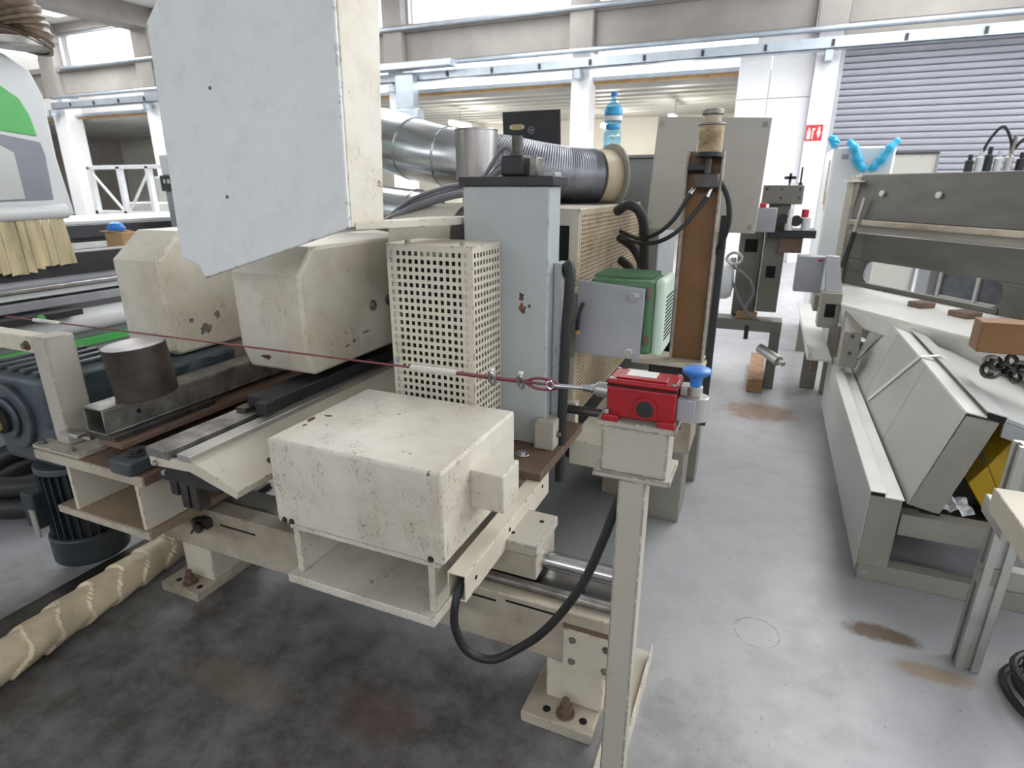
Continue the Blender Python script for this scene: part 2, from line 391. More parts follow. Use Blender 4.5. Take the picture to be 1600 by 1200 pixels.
# --- roller door
dr = S('door_1', (3.1, YW, 0))
slat = None; n = 0; z = 0.0
pitch = .105
b = B()
prof = [(YW + .06, 0), (YW + .028, .012), (YW + .02, .05), (YW + .028, .09), (YW + .06, .103)]
b.prism([(.74, y, zz) for y, zz in prof], (4.84, 0, 0))
slat = P(b, 'slat', doorm, dr, 0)
copies(slat, [(0, 0, pitch * k) for k in range(1, 35)], dr)
P(BX(.72, .80, YW - .12, YW + .1, 0, 3.72), 'guide_rail', greym, dr, .004); P(BX(5.52, 5.6, YW - .12, YW + .1, 0, 3.72), 'guide_rail', greym, dr, .004)
P(BX(.75, 5.58, YW + .062, YW + .07, 0, 3.72), 'backing', greym, dr, 0)
# --- annex beyond the openings
ST(BX(-27, 1.2, 19.0, 19.2, 0, 4.2), 'wall_annex', annexwall)
ST(BX(-.9, -.7, YW + .16, 19, 0, 3.5), 'wall_annex_side', annexwall)
pts = []; y = YW + .16; k = 0
while y < 19.0:
    pts += [(y, 3.46 if k % 2 == 0 else 3.36), (y + .22, 3.46 if k % 2 == 0 else 3.36)]; y += .30; k += 1
b = B()
for i in range(len(pts) - 1):
    (y0, z0), (y1, z1) = pts[i], pts[i + 1]
    b.add([(-27, y0, z0), (.9, y0, z0), (.9, y1, z1), (-27, y1, z1)], [(0, 1, 2, 3)])
ST(b, 'ceiling_annex', corrug, smooth=False, solid=.02)
for x, y, z, ln, l in ((-7.9, 15.0, 2.95, 1.1, 'glowing tube lamp hanging in the annex left of the laptop'), (-4.5, 17.0, 2.95, .7, 'glowing tube lamp in the annex just right of the middle column'),
                    (-2.45, 15.6, 2.92, 1.3, 'glowing tube lamp in the annex above the grey cabinet panel'), (-16.6, 14.0, 2.92, 1.5, 'glowing tube lamp in the annex at the far left bay'),
                    (-9.2, 18.2, 2.7, 1.1, 'tube lamp at the back of the annex above the steel stub')):
    t = T('tube_lamp', l, 'lamp', (x, y, z), 'tube lamps in the annex')
    P(B().cyl((x, y - ln / 2, z), (x, y + ln / 2, z), .05, 12), 'tube', lampm, t, 0)
    P(BX(x - .07, x + .07, y - ln / 2, y + ln / 2, z + .05, z + .09), 'housing', whitem, t, .004)
    P(B().cyl((x, y, z + .09), (x, y, 3.40), .008, 6), 'hanger', greym, t, 0)
    d = bpy.data.lights.new('tube_lamp_light', 'POINT'); d.energy = 80; d.shadow_soft_size = .25; d.color = (1, .96, .88)
    lo = bpy.data.objects.new('tube_lamp_light', d); col.objects.link(lo); lo.location = (x, y, z - .7)
# --- cable tray and conduit along the far wall
t = T('cable_tray', 'long zinc cable tray with dark clips running along the far wall', 'cable tray', (-8, YW - .5, 3.7))
P(BX(-20.5, 9, YW - .52, YW - .50, 3.62, 3.80), 'tray_side', traym, t, .003); P(BX(-20.5, 9, YW - .52, YW - .30, 3.62, 3.64), 'tray_floor', traym, t, .003)
P(B().cyl((-20.5, YW - .40, 3.95), (9, YW - .40, 3.95), .05, 12), 'conduit', traym, t, 0)
clip = P(BX(-19.6, -19.55, YW - .55, YW - .525, 3.66, 3.76), 'clip', blackpaint, t, .002)
copies(clip, [(1.06 * k, 0, 0) for k in range(1, 27)], t)
for x0, x1 in COLX: P(BX((x0 + x1) / 2 - .06, (x0 + x1) / 2 + .06, YW - .5, YW - .26, 3.45, 3.62), 'bracket', traym, t, .003)
t = T('ventilation_drop', 'zinc drop duct hanging from the cable tray beside the second column', 'duct', (-8.1, YW - .6, 2.7))
P(BX(-8.05, -7.6, YW - .75, YW - .53, 3.05, 3.72), 'trunk', traym, t, .01); P(BX(-7.98, -7.5, YW - .8, YW - .48, 2.75, 3.05), 'outlet', traym, t, .03)
P(BX(-8.8, -6.6, YW - .85, YW - .53, 3.82, 3.95), 'top_plate', traym, t, .01)
t = T('tray_lamp', 'flat white lamp hanging under the tray before the roller door', 'lamp', (4.0, YW - .5, 3.5))
P(BX(3.55, 4.0, YW - .62, YW - .42, 3.52, 3.57), 'body', whitem, t, .01); P(B().cyl((3.77, YW - .5, 3.57), (3.77, YW - .45, 3.63), .02, 8), 'stem', greym, t, 0)
# --- sill pipe along the window line
tag(P(B().cyl((-20, YW - .34, 4.72), (9, YW - .34, 4.72), .045, 12), 'sill_pipe', traym, None, 0), 'grey pipe running along the sill below the high windows', 'pipe')
# --- fire sign on the column by the roller door
t = T('fire_sign', 'red and white fire extinguisher sign on the white column', 'sign', (.48, YW - .27, 2.2))
P(BX(.345, .625, YW - .262, YW - .252, 2.19, 2.46), 'plate', signred, t, .002)
P(B().box(.372, .432, YW - .266, YW - .262, 2.22, 2.36).box(.39, .415, YW - .266, YW - .262, 2.36, 2.41), 'extinguisher_symbol', stickerm, t, 0)
P(B().box(.455, .475, YW - .266, YW - .262, 2.22, 2.40).box(.475, .50, YW - .266, YW - .262, 2.37, 2.40), 'hose_symbol', stickerm, t, 0)
P(B().prism([(.525, YW - .266, 2.34), (.60, YW - .266, 2.34), (.5625, YW - .266, 2.22)], (0, .004, 0)).box(.545, .58, YW - .266, YW - .262, 2.34, 2.42), 'arrow_symbol', stickerm, t, 0)

# ================================================================== MAIN MACHINE
# --- base frame with slide rods
t = base = T('slide_bench', 'long cream base beam on bolted feet under the main machine', 'bench', (-1.05, 1.3, 0))
P(BX(-1.93, -.215, 1.23, 1.30, .17, .34), 'beam', cream_dirty, t, .004)
for x0, x1 in ((-1.842, -1.704), (-.424, -.262)):
    P(BX(x0, x1, 1.232, 1.42, .035, .172), 'leg', cream, t, .006)
    fp = P(BX(x0 - .045, x1 - .006 if x0 > -1 else x1, 1.155, 1.46, 0, .035), 'foot_plate', cream_dirty, t, .003)
    xm = (x0 + x1) / 2 - .01
    P(B().cyl((xm, 1.195, .035), (xm, 1.195, .040), .026, 18).cyl((xm, 1.195, .04), (xm, 1.195, .062), .019, 6).cyl((xm, 1.195, .06), (xm, 1.195, .085), .011, 10), 'anchor_bolt', rustplate, fp, .0008)
    for dx in (-.052, .052): P(B().cyl((xm + dx, 1.19, .0345), (xm + dx, 1.19, .0358), .011, 14), 'bolt_hole', holeblk, fp, 0)
cp = P(BX(-.374, -.232, 1.222, 1.231, .165, .292), 'cover_plate', cream, t, .001)
for x, z in ((-.349, .262), (-.349, .192), (-.258, .262), (-.258, .192)): bolt((x, 1.222, z), (0, -1, 0), .007, .008, cp, midsteel)
P(BX(-.378, -.228, 1.226, 1.233, .292, .304), 'top_strip', rustplate, t, 0)
for x0, x1, z in ((-1.62, -1.46, .292), (-.70, -.575, .308), (-.545, -.40, .318)):
    P(BX(x0, x1, 1.2285, 1.2305, z, z + .006), 'slot', holeblk, t, 0)
P(BX(-1.90, -.215, 1.30, 1.42, .17, .325), 'bed', olive, t, .003)
P(B().cyl((-.645, 1.275, .352), (-.215, 1.275, .352), .014, 16), 'guide_rod', midsteel, t, 0)
P(BX(-.645, -.215, 1.295, 1.40, .325, .345), 'rail_strip', steel, t, .002)
P(B().cyl((-.50, 1.355, .392), (-.215, 1.355, .392), .026, 20), 'guide_rod', steel, t, 0)
P(B().cyl((-.36, 1.325, .35), (-.36, 1.325, .358), .012, 10), 'screw', rustplate, t, 0)
bb = P(BX(-.64, -.478, 1.285, 1.44, .366, .448), 'bearing_block', cream_dirty, t, .004)
cpb = P(BX(-.645, -.472, 1.272, 1.45, .448, .482), 'block_cap', cream_lite, bb, .004)
for x, y in ((-.56, 1.315), (-.505, 1.40)): P(B().cyl((x, y, .4815), (x, y, .4826), .007, 12), 'screw_hole', holeblk, cpb, 0)
# latch on the beam
P(B().box(-1.70, -1.655, 1.205, 1.232, .28, .315).cyl((-1.72, 1.205, .29), (-1.72, 1.235, .29), .016, 10).cyl((-1.69, 1.19, .285), (-1.69, 1.205, .285), .02, 12).bar((-1.70, 1.2, .29), (-1.735, 1.2, .25), .008, .008), 'clamp_latch', darksteel, t, .002)
# rear of the base
for x0, x1 in ((-.60, -.46), (-1.75, -1.61)):
    P(BX(x0, x1, 1.95, 2.95, .40, .50), 'side_beam', cream, t, .004)
    P(BX(x0, x1, 2.8, 2.94, 0, .40), 'leg', cream, t, .004)
    P(BX(x0, x1, 2.5, 2.64, 0, .40), 'leg', cream_dirty, t, .004)
P(BX(-.47, -.40, 2.0, 2.95, .47, .515), 'side_rail', cream_lite, t, .004)
P(BX(-1.9, -.40, 2.36, 2.46, .22, .34), 'cross_beam', blackpaint, t, .004)
P(B().cyl((-.62, 1.93, .63), (-.20, 1.93, .63), .016, 14), 'tie_rod', darksteel, t, 0)

# --- left channel beam
t = T('channel_beam', 'open-ended cream box beam with rusted edges at the left front', 'beam', (-1.87, 1.5, .355))
P(BX(-2.10, -1.655, 1.015, 3.2, .355, .381), 'bottom_flange', worn('rusty_cream', (.36, .27, .18), chips=.5, dirt=(.20, .13, .08), dirtamt=.9), t, .002)
P(BX(-2.101, -1.654, 1.009, 1.016, .356, .380), 'flange_edge', cream_dirty, t, .001)
P(BX(-2.15, -1.632, 1.015, 3.2, .545, .578), 'top_flange', rustplate, t, .002)
P(BX(-2.151, -1.631, 1.008, 1.016, .546, .577), 'flange_edge', cream_dirty, t, .001)
for x0, x1 in ((-2.018, -2.003), (-1.690, -1.674)): P(BX(x0, x1, 1.02, 3.2, .381, .545), 'web', cream, t, .001)
P(BX(-1.674, -1.655, 1.2, 3.2, .381, .43), 'edge_strip', rustplate, t, .001)
for (x, y, cl) in ((-1.70, 1.055, 'right'), (-2.125, 1.13, 'left')):
    c = P(BX(x - .05, x + .045, y - .06, y + .06, .578, .625), 'clamp_block', gearblue, t, .008)
    P(B().cyl((x, y, .625), (x, y, .632), .027, 16).cyl((x, y, .632), (x, y, .645), .019, 6), 'clamp_bolt', darksteel, c, .001)
# --- left upright
t = T('support_post', 'cream square upright with base plate and arm at the left edge', 'post', (-2.06, 1.09, .578))
P(BX(-2.165, -1.93, 1.015, 1.17, .578, .592), 'base_plate', cream_lite, t, .002)
P(BX(-2.10, -2.025, 1.055, 1.145, .592, .955), 'post', cream_lite, t, .006)
P(BX(-2.62, -2.10, 1.075, 1.13, .89, .945), 'arm', cream, t, .004)
bolt((-2.16, 1.074, .915), (0, -1, 0), .011, .014, t, rustplate)
for x in (-2.135, -1.985): bolt((x, 1.032, .592), (0, 0, 1), .009, .012, t, midsteel)
# --- steel tube with the round weight
t = T('square_tube', 'dark open steel square tube lying along the left beam', 'tube', (-1.92, 1.5, .66))
def hollow(x0, x1, y0, y1, z0, z1, w):
    return B().box(x0, x1, y0, y1, z1 - w, z1).box(x0, x1, y0, y1, z0, z0 + w).box(x0, x0 + w, y0, y1, z0 + w, z1 - w).box(x1 - w, x1, y0, y1, z0 + w, z1 - w)
P(hollow(-1.935, -1.842, 1.065, 2.3, .655, .742, .006), 'tube', midsteel, t, .002)
P(BX(-1.93, -1.845, 1.25, 1.26, .661, .736), 'inner_stop', holeblk, t, 0)
P(BX(-1.945, -1.815, 1.07, 1.45, .635, .655), 'under_plate', darksteel, t, .002)
P(BX(-1.90, -1.79, 1.07, 2.2, .615, .635), 'lower_strip', rustplate, t, .002)
for x0, y0, z0 in ((-2.02, 1.03, .655), (-1.985, 1.065, .635)):
    P(BX(x0, -1.935, y0, y0 + .03, z0 - .012, z0), 'flat_bar', steel, t, .001)
P(BX(-2.02, -1.95, 1.2, 1.32, .60, .70), 'bracket', cream_lite, t, .004)
P(B().cyl((-1.8425, 1.18, .70), (-1.8405, 1.18, .70), .008, 12), 'drilled_hole', holeblk, t, 0)
t = T('steel_weight', 'dark turned steel cylinder standing on the square tube', 'cylinder', (-1.83, 1.185, .742))
ax = Vector((-.05, -.06, 1)).normalized(); p0 = Vector((-1.850, 1.228, .748))
P(B().cyl(p0, p0 + ax * .168, .093, 48), 'body', cylsteel, t, .002)
P(B().cyl(p0 + ax * .168, p0 + ax * .1695, .091, 48), 'sawn_face', cyltop, t, 0)
# --- feed track
t = T('feed_track', 'cream feed track with two steel rails between hoods and cover box', 'track', (-1.4, 1.5, .6))
P(BX(-1.56, -1.47, .995, 2.34, .672, .70), 'rail', midsteel, t, .002)
P(BX(-1.435, -1.385, .995, 2.34, .680, .70), 'rail', alu, t, .002)
P(BX(-1.47, -1.435, 1.01, 2.34, .66, .682), 'groove_floor', darksteel, t, 0)
P(B().prism([(-1.56, 1.0, .668), (-1.385, 1.0, .684), (-1.225, 1.0, .625), (-1.235, 1.0, .600), (-1.40, 1.0, .648), (-1.56, 1.0, .64)], (0, 1.34, 0)), 'sloped_body', cream, t, .002)
bolt((-1.262, 1.16, .640), (.35, 0, .94), .010, .006, t, darksteel)
bolt((-1.262, 1.60, .640), (.35, 0, .94), .010, .006, t, darksteel)
P(BX(-1.54, -1.50, 1.3, 2.34, .70, .716), 'wear_strip', darksteel, t, .001)
P(BX(-1.452, -1.41, 1.30, 1.335, .70, .745), 'stop_block', blackpaint, t, .002)
P(BX(-1.53, -1.42, 1.34, 2.34, .705, .745), 'pressure_bar', blackpaint, t, .004)
P(BX(-1.56, -1.32, 1.02, 2.34, .585, .64), 'chain_guide', blackpaint, t, .003)
for k, (x, h) in enumerate(((-1.525, .05), (-1.485, .085), (-1.445, .085))):
    P(BX(x - .015, x + .015, 1.03, 1.07, .585 - h, .60), 'chain_tooth', darksteel, t, .002)
for x in (-1.53, -1.50): P(B().cyl((x, 1.0, .655 - (x + 1.53) * .8), (x, .99, .655 - (x + 1.53) * .8), .008, 10), 'stud', steel, t, 0)

# --- motor hoods
def hood(name, label, x0, x1, y0, zb, zl, zu, zt, yt, yb, yend, mat):
    t = T(name, label, 'motor hood', ((x0 + x1) / 2, (y0 + yend) / 2, zb), 'cream motor hoods')
    prof = [(y0, zl), (y0, zu), (yt, zt), (yend, zt), (yend, zb), (yb, zb)]
    P(B().prism([(x0, y, z) for y, z in prof], (x1 - x0, 0, 0)), 'shell', mat, t, .012)
    return t
hm = hood('motor_hood', 'chamfered cream motor hood beside the perforated guard', -1.70, -1.40, 1.50, .775, .862, 1.122, 1.21, 1.58, 1.53, 2.15, cream_hood)
P(B().cyl((-1.401, 1.885, .96), (-1.396, 1.885, .96), .021, 24).cyl((-1.396, 1.885, .96), (-1.388, 1.885, .96), .014, 6), 'bolt', midsteel, hm, .001)
P(B().cyl((-1.401, 1.99, .965), (-1.396, 1.99, .965), .021, 24).cyl((-1.396, 1.99, .965), (-1.388, 1.99, .965), .014, 6), 'bolt', midsteel, hm, .001)
hl = hood('motor_hood', 'grimy cream motor hood at the far left behind the round weight', -2.31, -2.06, 1.50, .775, .80, 1.138, 1.24, 1.62, 1.53, 2.3, cream_hood)
# --- raised grey hood
t = T('raised_hood', 'tall raised pale grey hood panel hanging over the motor hoods', 'hood panel', (-1.38, 1.4, 1.1))
Yp = 1.35
out = [(-1.643, 1.122), (-1.084, 1.290), (-1.143, 1.869), (-1.19, 2.35), (-1.80, 2.35), (-1.813, 1.94), (-1.865, 1.884), (-1.748, 1.183), (-1.672, 1.161)]
def lean(z): return Yp + .16 * (z - 1.12)
P(B().prism([(x, lean(z), z) for x, z in out], (0, .012, 0)), 'front_panel', panelgrey, t, .004)
P(B().prism([(-1.084, lean(1.29) + .012, 1.290), (-1.072, 1.53, 1.304), (-1.131, 1.66, 1.88), (-1.175, 1.76, 2.35), (-1.19, lean(2.35) + .012, 2.35), (-1.143, lean(1.869) + .012, 1.869)], (-.012, 0, 0)), 'side_panel', cream_hood, t, .003)
P(B().prism([(-1.080, Yp + .05, 1.283), (-.932, 1.70, 1.283), (-.932, 1.90, 1.283), (-1.063, 1.75, 1.283)], (0, 0, .023)), 'lower_flange', cream_hood, t, .003)
P(BX(-1.55, -1.10, Yp + .045, Yp + .20, 1.285, 1.30), 'inner_ledge', cream_dirty, t, .003)
for x, z, r in ((-1.60, 1.68, .006), (-1.54, 1.37, .006)): P(B().cyl((x, lean(z) - .0008, z), (x, lean(z) + .001, z), r, 12), 'screw_hole', rustplate, t, 0)

# --- cover box and its support
t = T('cover_box', 'big scuffed cream cover box in front of the perforated guard', 'cover box', (-.89, 1.27, .52))
P(BX(-1.152, -.628, 1.05, 1.49, .524, .775), 'shell', cream_box, t, .008)
P(BX(-.63, -.535, 1.195, 1.30, .612, .718), 'side_box', cream_box, t, .004)
for x in (-1.125, -1.10, -.665): bolt((x, 1.05, .537), (0, -1, 0), .006, .006, t, darksteel, 'screw')
t = T('support_channel', 'scuffed cream open channel carrying the big cover box', 'channel', (-.89, 1.3, .345))
P(BX(-1.127, -.655, 1.035, 1.75, .345, .371), 'bottom_plate', cream_box, t, .003)
for x0 in (-1.11, -.682): P(BX(x0, x0 + .02, 1.06, 1.75, .371, .512), 'web', cream_box, t, .002)
P(BX(-1.115, -.645, 1.055, 1.75, .510, .524), 'top_plate', cream_box, t, .002)
P(BX(-1.24, -1.13, 1.27, 1.33, .345, .60), 'carriage_bracket', cream, t, .003)
P(BX(-1.25, -1.12, 1.24, 1.36, .345, .38), 'bracket_foot', cream_dirty, t, .003)
# --- cable tube
t = T('cable_tube', 'cream square tube with open end running past the cover box', 'tube', (-.587, 1.3, .452))
P(hollow(-.612, -.563, 1.035, 1.62, .452, .526, .004), 'tube', cream, t, .0015)
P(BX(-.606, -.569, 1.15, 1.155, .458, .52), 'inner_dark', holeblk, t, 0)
for y, z in ((1.09, .487), (1.30, .50), (1.56, .505)): P(B().cyl((-.5632, y, z), (-.5618, y, z), .006, 12), 'drilled_hole', holeblk, t, 0)
P(BX(-.66, -.606, 1.55, 1.62, .455, .52), 'mounting_lug', cream, t, .002)

# --- blue-grey column on its plate
t = T('machine_column', 'blue-grey upright column with black cap behind the perforated guard', 'column', (-.77, 1.8, .5))
P(BX(-.93, -.565, 1.545, 2.0, .52, .552), 'base_plate', rustplate, t, .003)
P(BX(-.92, -.625, 1.75, 1.855, .552, 1.403), 'body', bluegrey, t, .006)
P(BX(-.928, -.612, 1.74, 1.88, 1.403, 1.430), 'cap_plate', blackpaint, t, .002)
ab = P(BX(-.79, -.715, 1.755, 1.84, 1.430, 1.492), 'adjuster_box', black, t, .008)
P(B().cyl((-.752, 1.80, 1.492), (-.752, 1.80, 1.50), .024, 16).cyl((-.752, 1.80, 1.50), (-.752, 1.80, 1.548), .017, 16), 'adjuster_shaft', darksteel, ab, .001)
P(BX(-.70, -.675, 1.77, 1.83, 1.430, 1.485), 'adjuster_plate', midsteel, t, .003)
P(BX(-.66, -.62, 1.78, 1.84, 1.430, 1.442), 'cap_lug', bluegrey, t, .002)
P(BX(-.625, -.598, 1.80, 1.87, .62, 1.17), 'slide_rail', bluegrey, t, .003)
P(BX(-.60, -.582, 1.83, 1.86, .66, 1.16), 'slide_gib', cream_dirty, t, .002)
for z in (.86, .96, 1.10, 1.14): bolt((-.582, 1.845, z), (1, 0, 0), .008, .018, t, midsteel)
P(BX(-.655, -.585, 1.715, 1.80, .552, .655), 'foot_block', cream_lite, t, .006)
bolt((-.585, 1.76, .60), (1, 0, 0), .008, .012, t, midsteel)
wsh = P(B().cyl((-.672, 1.66, .552), (-.672, 1.66, .556), .026, 24).cyl((-.672, 1.66, .556), (-.672, 1.66, .563), .013, 6), 'washer_bolt', steel, t, .0008)
tag(P(B().tube([(-.60, 1.84, 1.13), (-.575, 1.80, 1.165), (-.566, 1.79, 1.12), (-.575, 1.79, .95), (-.578, 1.79, .75), (-.58, 1.79, .60), (-.583, 1.79, .41)], .0165, 12), 'conduit_hose', black, None, 0), 'thick black hose hanging down the right side of the blue-grey column', 'hose')

# --- perforated guard
t = T('perforated_guard', 'cream perforated sheet guard with square holes beside the column', 'guard', (-.94, 1.65, .6))
P(B().perf((-1.085, 1.552, .56), (.295, 0, 0), (0, 0, .672), 13, 27, .56, .008, .012), 'front_panel', cream, t, 0, False, solid=.0025)
P(B().perf((-.790, 1.552, .56), (0, .196, 0), (0, 0, .672), 9, 27, .56, .006, .012), 'side_panel', cream, t, 0, False, solid=.0025)
P(BX(-1.087, -.789, 1.550, 1.75, 1.231, 1.236), 'top_plate', cream, t, .001)
P(BX(-1.087, -1.082, 1.552, 1.75, .56, 1.232), 'left_panel', cream_dirty, t, .001)
P(BX(-.830, -.795, 1.5545, 1.558, .565, 1.229), 'inner_flange', cream, t, 0)
P(BX(-1.080, -1.052, 1.556, 1.559, .565, 1.229), 'inner_flange', cream, t, 0)
P(BX(-1.05, -.83, 1.60, 1.74, .56, 1.18), 'machine_core', blackpaint, t, .01)
for x, z in ((-1.075, 1.195), (-1.072, .865)): bolt((x, 1.550, z), (0, -1, 0), .006, .006, t, traym, 'screw')
P(B().cyl((-.83, 1.57, 1.236), (-.83, 1.57, 1.246), .008, 12), 'screw', midsteel, t, 0)
P(B().cyl((-1.02, 1.57, 1.236), (-1.02, 1.57, 1.246), .008, 12), 'screw', midsteel, t, 0)

def patch(c, u, v, su, sv, mat, parent, seed, name='bare_patch'):
    # irregular spot where the paint has come off, a hair proud of the surface
    rnd = random.Random(seed); c, u, v = Vector(c), Vector(u).normalized(), Vector(v).normalized(); n = u.cross(v); pts = []
    for k in range(18):
        a = 2 * math.pi * k / 18; q = .55 + .6 * rnd.random()
        pts.append(c + u * su * q * math.cos(a) + v * sv * q * math.sin(a) + n * .0003)
    P(B().prism(pts, -n * .0006), name, mat, parent, 0, False)
mcol = bpy.data.objects['machine_column']; cbx = bpy.data.objects['cover_box']
rustspot = plain('rust_spot', (.17, .075, .035), .7, 0, .4, 30)
greyspot = plain('primer_spot', (.22, .20, .18), .6, 0, .3, 40)
for c, a, b_, k in (((-.716, 1.75, 1.062), .010, .016, 1), ((-.713, 1.75, 1.026), .013, .018, 2), ((-.688, 1.75, 1.035), .006, .008, 3)): patch(c, (1, 0, 0), (0, 0, 1), a, b_, rustspot, mcol, k, 'rust_spot')
for c, a, b_, k in (((-1.132, 1.20, .775), .010, .022, 4), ((-1.105, 1.24, .775), .014, .007, 5), ((-1.12, 1.16, .775), .006, .010, 6)): patch(c, (1, 0, 0), (0, 1, 0), a, b_, rustspot, cbx, k, 'rust_spot')
for c, a, b_, k in (((-1.40, 1.712, .838), .018, .006, 7), ((-1.40, 1.755, .848), .011, .010, 8), ((-1.40, 1.83, .866), .030, .005, 9)): patch(c, (0, 1, 0), (0, .12, 1), a, b_, greyspot, hm, k)
for c, a, b_, k in (((-2.06, 1.66, .855), .035, .022, 10), ((-2.06, 1.72, .90), .015, .02, 11), ((-2.06, 1.60, .90), .012, .012, 12)): patch(c, (0, 1, 0), (0, 0, 1), a, b_, greyspot, hl, k)
for c, a, b_, k in (((-1.60, 1.513, .825), .030, .012, 13), ((-1.52, 1.515, .820), .022, .010, 14), ((-1.66, 1.510, .835), .014, .012, 15)): patch(c, (1, 0, 0), (0, -.03, .087), a, b_, rustspot, hm, k, 'rust_spot')

# --- switch post
t = post = T('switch_post', 'chipped cream steel post carrying the red cord switch', 'post', (-.19, 1.08, 0))
P(BX(-.219, -.164, 1.05, 1.105, .012, .848), 'post', cream_lite, t, .003)
P(BX(-.245, -.182, 1.02, 1.54, 0, .012), 'foot_plate', cream, t, .002)
P(BX(-.182, -.176, 1.10, 1.52, 0, .06), 'foot_stiffener', cream, t, .002)
P(BX(-.272, -.118, 1.045, 1.16, .848, .860), 'lower_plate', cream_lite, t, .002)
P(BX(-.258, -.128, 1.052, 1.13, .860, .958), 'head_box', cream_lite, t, .004)
P(BX(-.268, -.116, 1.045, 1.15, .958, .972), 'top_plate', cream_lite, t, .002)
# --- red cord-pull emergency switch
t = sw = T('cord_switch', 'red emergency cord switch with blue mushroom knob on the post', 'switch', (-.19, 1.09, .972))
P(BX(-.252, -.122, 1.052, 1.132, .978, 1.040), 'housing', red, t, .004)
P(BX(-.2525, -.1215, 1.0515, 1.1325, 1.040, 1.0425), 'gasket', black, t, 0)
lid = P(BX(-.253, -.121, 1.051, 1.133, 1.0425, 1.053), 'lid', red, t, .004)
P(BX(-.238, -.142, 1.064, 1.120, 1.053, 1.056), 'raised_field', red, lid, .0015)
P(BX(-.222, -.165, 1.080, 1.117, 1.056, 1.0567), 'rating_label', stickerm, lid, 0)
for x in (-.246, -.128):
    for y in (1.058, 1.126): P(B().cyl((x, y, 1.053), (x, y, 1.0555), .0042, 10), 'lid_screw', steel, lid, 0)
for x0 in (-.258, -.152):
    lg = P(BX(x0, x0 + .034, 1.038, 1.06, .972, .986), 'mounting_lug', red, t, .003)
P(B().cyl((-.250, 1.047, .986), (-.250, 1.047, .995), .006, 6), 'mounting_bolt', steel, t, 0)
P(B().cyl((-.176, 1.044, 1.004), (-.176, 1.054, 1.004), .0215, 28), 'cable_boss', red, t, .001)
P(B().cyl((-.176, 1.041, 1.004), (-.176, 1.046, 1.004), .0165, 28), 'blanking_plug', black, t, .002)
P(B().cyl((-.252, 1.09, 1.016), (-.279, 1.09, 1.017), .0155, 20).cyl((-.279, 1.09, 1.017), (-.284, 1.09, 1.017), .0125, 20), 'cord_bush', alu, t, .001)
P(BX(-.122, -.088, 1.066, 1.112, .982, 1.026), 'reset_bracket', greym, t, .002)
P(BX(-.121, -.098, 1.085, 1.12, 1.026, 1.044), 'reset_bracket', alu, t, .002)
P(B().cyl((-.088, 1.09, .981), (-.088, 1.09, 1.029), .021, 28), 'reset_housing', alu, t, .002)
P(B().cyl((-.094, 1.09, 1.029), (-.094, 1.09, 1.048), .014, 20), 'knob_collar', alu, t, .001)
P(B().lathe((-.094, 1.09, 1.045), (0, 0, 1), [(0, .0095), (.012, .0105), (.020, .013), (.026, .022), (.029, .0255), (.033, .0265), (.036, .025), (.039, .018), (.040, .002)], 32), 'reset_knob', blue, t, 0)
P(B().cyl((-.150, 1.15, 1.02), (-.150, 1.175, 1.02), .016, 16).cyl((-.150, 1.13, 1.02), (-.150, 1.15, 1.02), .013, 16), 'cable_gland', alu, t, .002)
# --- the pull cord
t = T('pull_cord', 'dark red pull cord with white sleeves stretched across the machine', 'cord', (-1.2, 1.12, .95))
E0 = Vector((-.375, 1.095, 1.010)); E1 = Vector((-2.62, 1.262, .935))
def on(k): return E0.lerp(E1, k)
P(B().cyl(on(.0), E1, .0028, 8), 'rope', ropered, t, 0)
P(B().tube([on(.105) , on(.108), on(.135), on(.158), on(.162)], .0052, 10, 4, lambda k: .0068 if .05 < k < .9 else .004), 'sleeve', white_pl, t, 0)
P(B().tube([on(.835), on(.845), on(.875), on(.905), on(.915)], .0052, 10, 4, lambda k: .0068 if .05 < k < .9 else .004), 'sleeve', white_pl, t, 0)
P(B().cyl(on(.022), on(.105), .0048, 8), 'doubled_rope', ropered, t, 0)
P(B().tube([on(.03), on(.018) + Vector((0, 0, .011)), on(.004) + Vector((0, 0, .010)), on(-.006), on(.004) - Vector((0, 0, .010)), on(.018) - Vector((0, 0, .011)), on(.03)], .0033, 8), 'loop', ropered, t, 0)
for k in (.033, .064):
    c = on(k)
    cl = P(B().tube([c + Vector((0, -.004 + .0, .0)) + Vector((math.sin(a) * .006, -.010 * math.cos(a) * .8, .016 * math.cos(a) - .001)) for a in [j * math.pi / 5 for j in range(10)]] , .0034, 8), 'rope_clip', midsteel, t, 0)
    P(B().cyl(c + Vector((0, -.006, .016)), c + Vector((0, -.002, .022)), .0055, 8), 'clip_saddle', stickerm, cl, 0)
P(B().cyl((-.372, 1.094, 1.010), (-.284, 1.09, 1.0165), .0048, 12).cyl((-.31, 1.0915, 1.0147), (-.284, 1.09, 1.0165), .0075, 6).cyl((-.293, 1.09, 1.0158), (-.287, 1.09, 1.016), .0105, 6), 'eye_bolt', steel, t, .0005)
P(B().tube([(-.372, 1.094, 1.010), (-.380, 1.095, 1.019), (-.390, 1.096, 1.010), (-.380, 1.095, 1.001), (-.372, 1.094, 1.010)], .003, 8), 'eye', steel, t, 0)
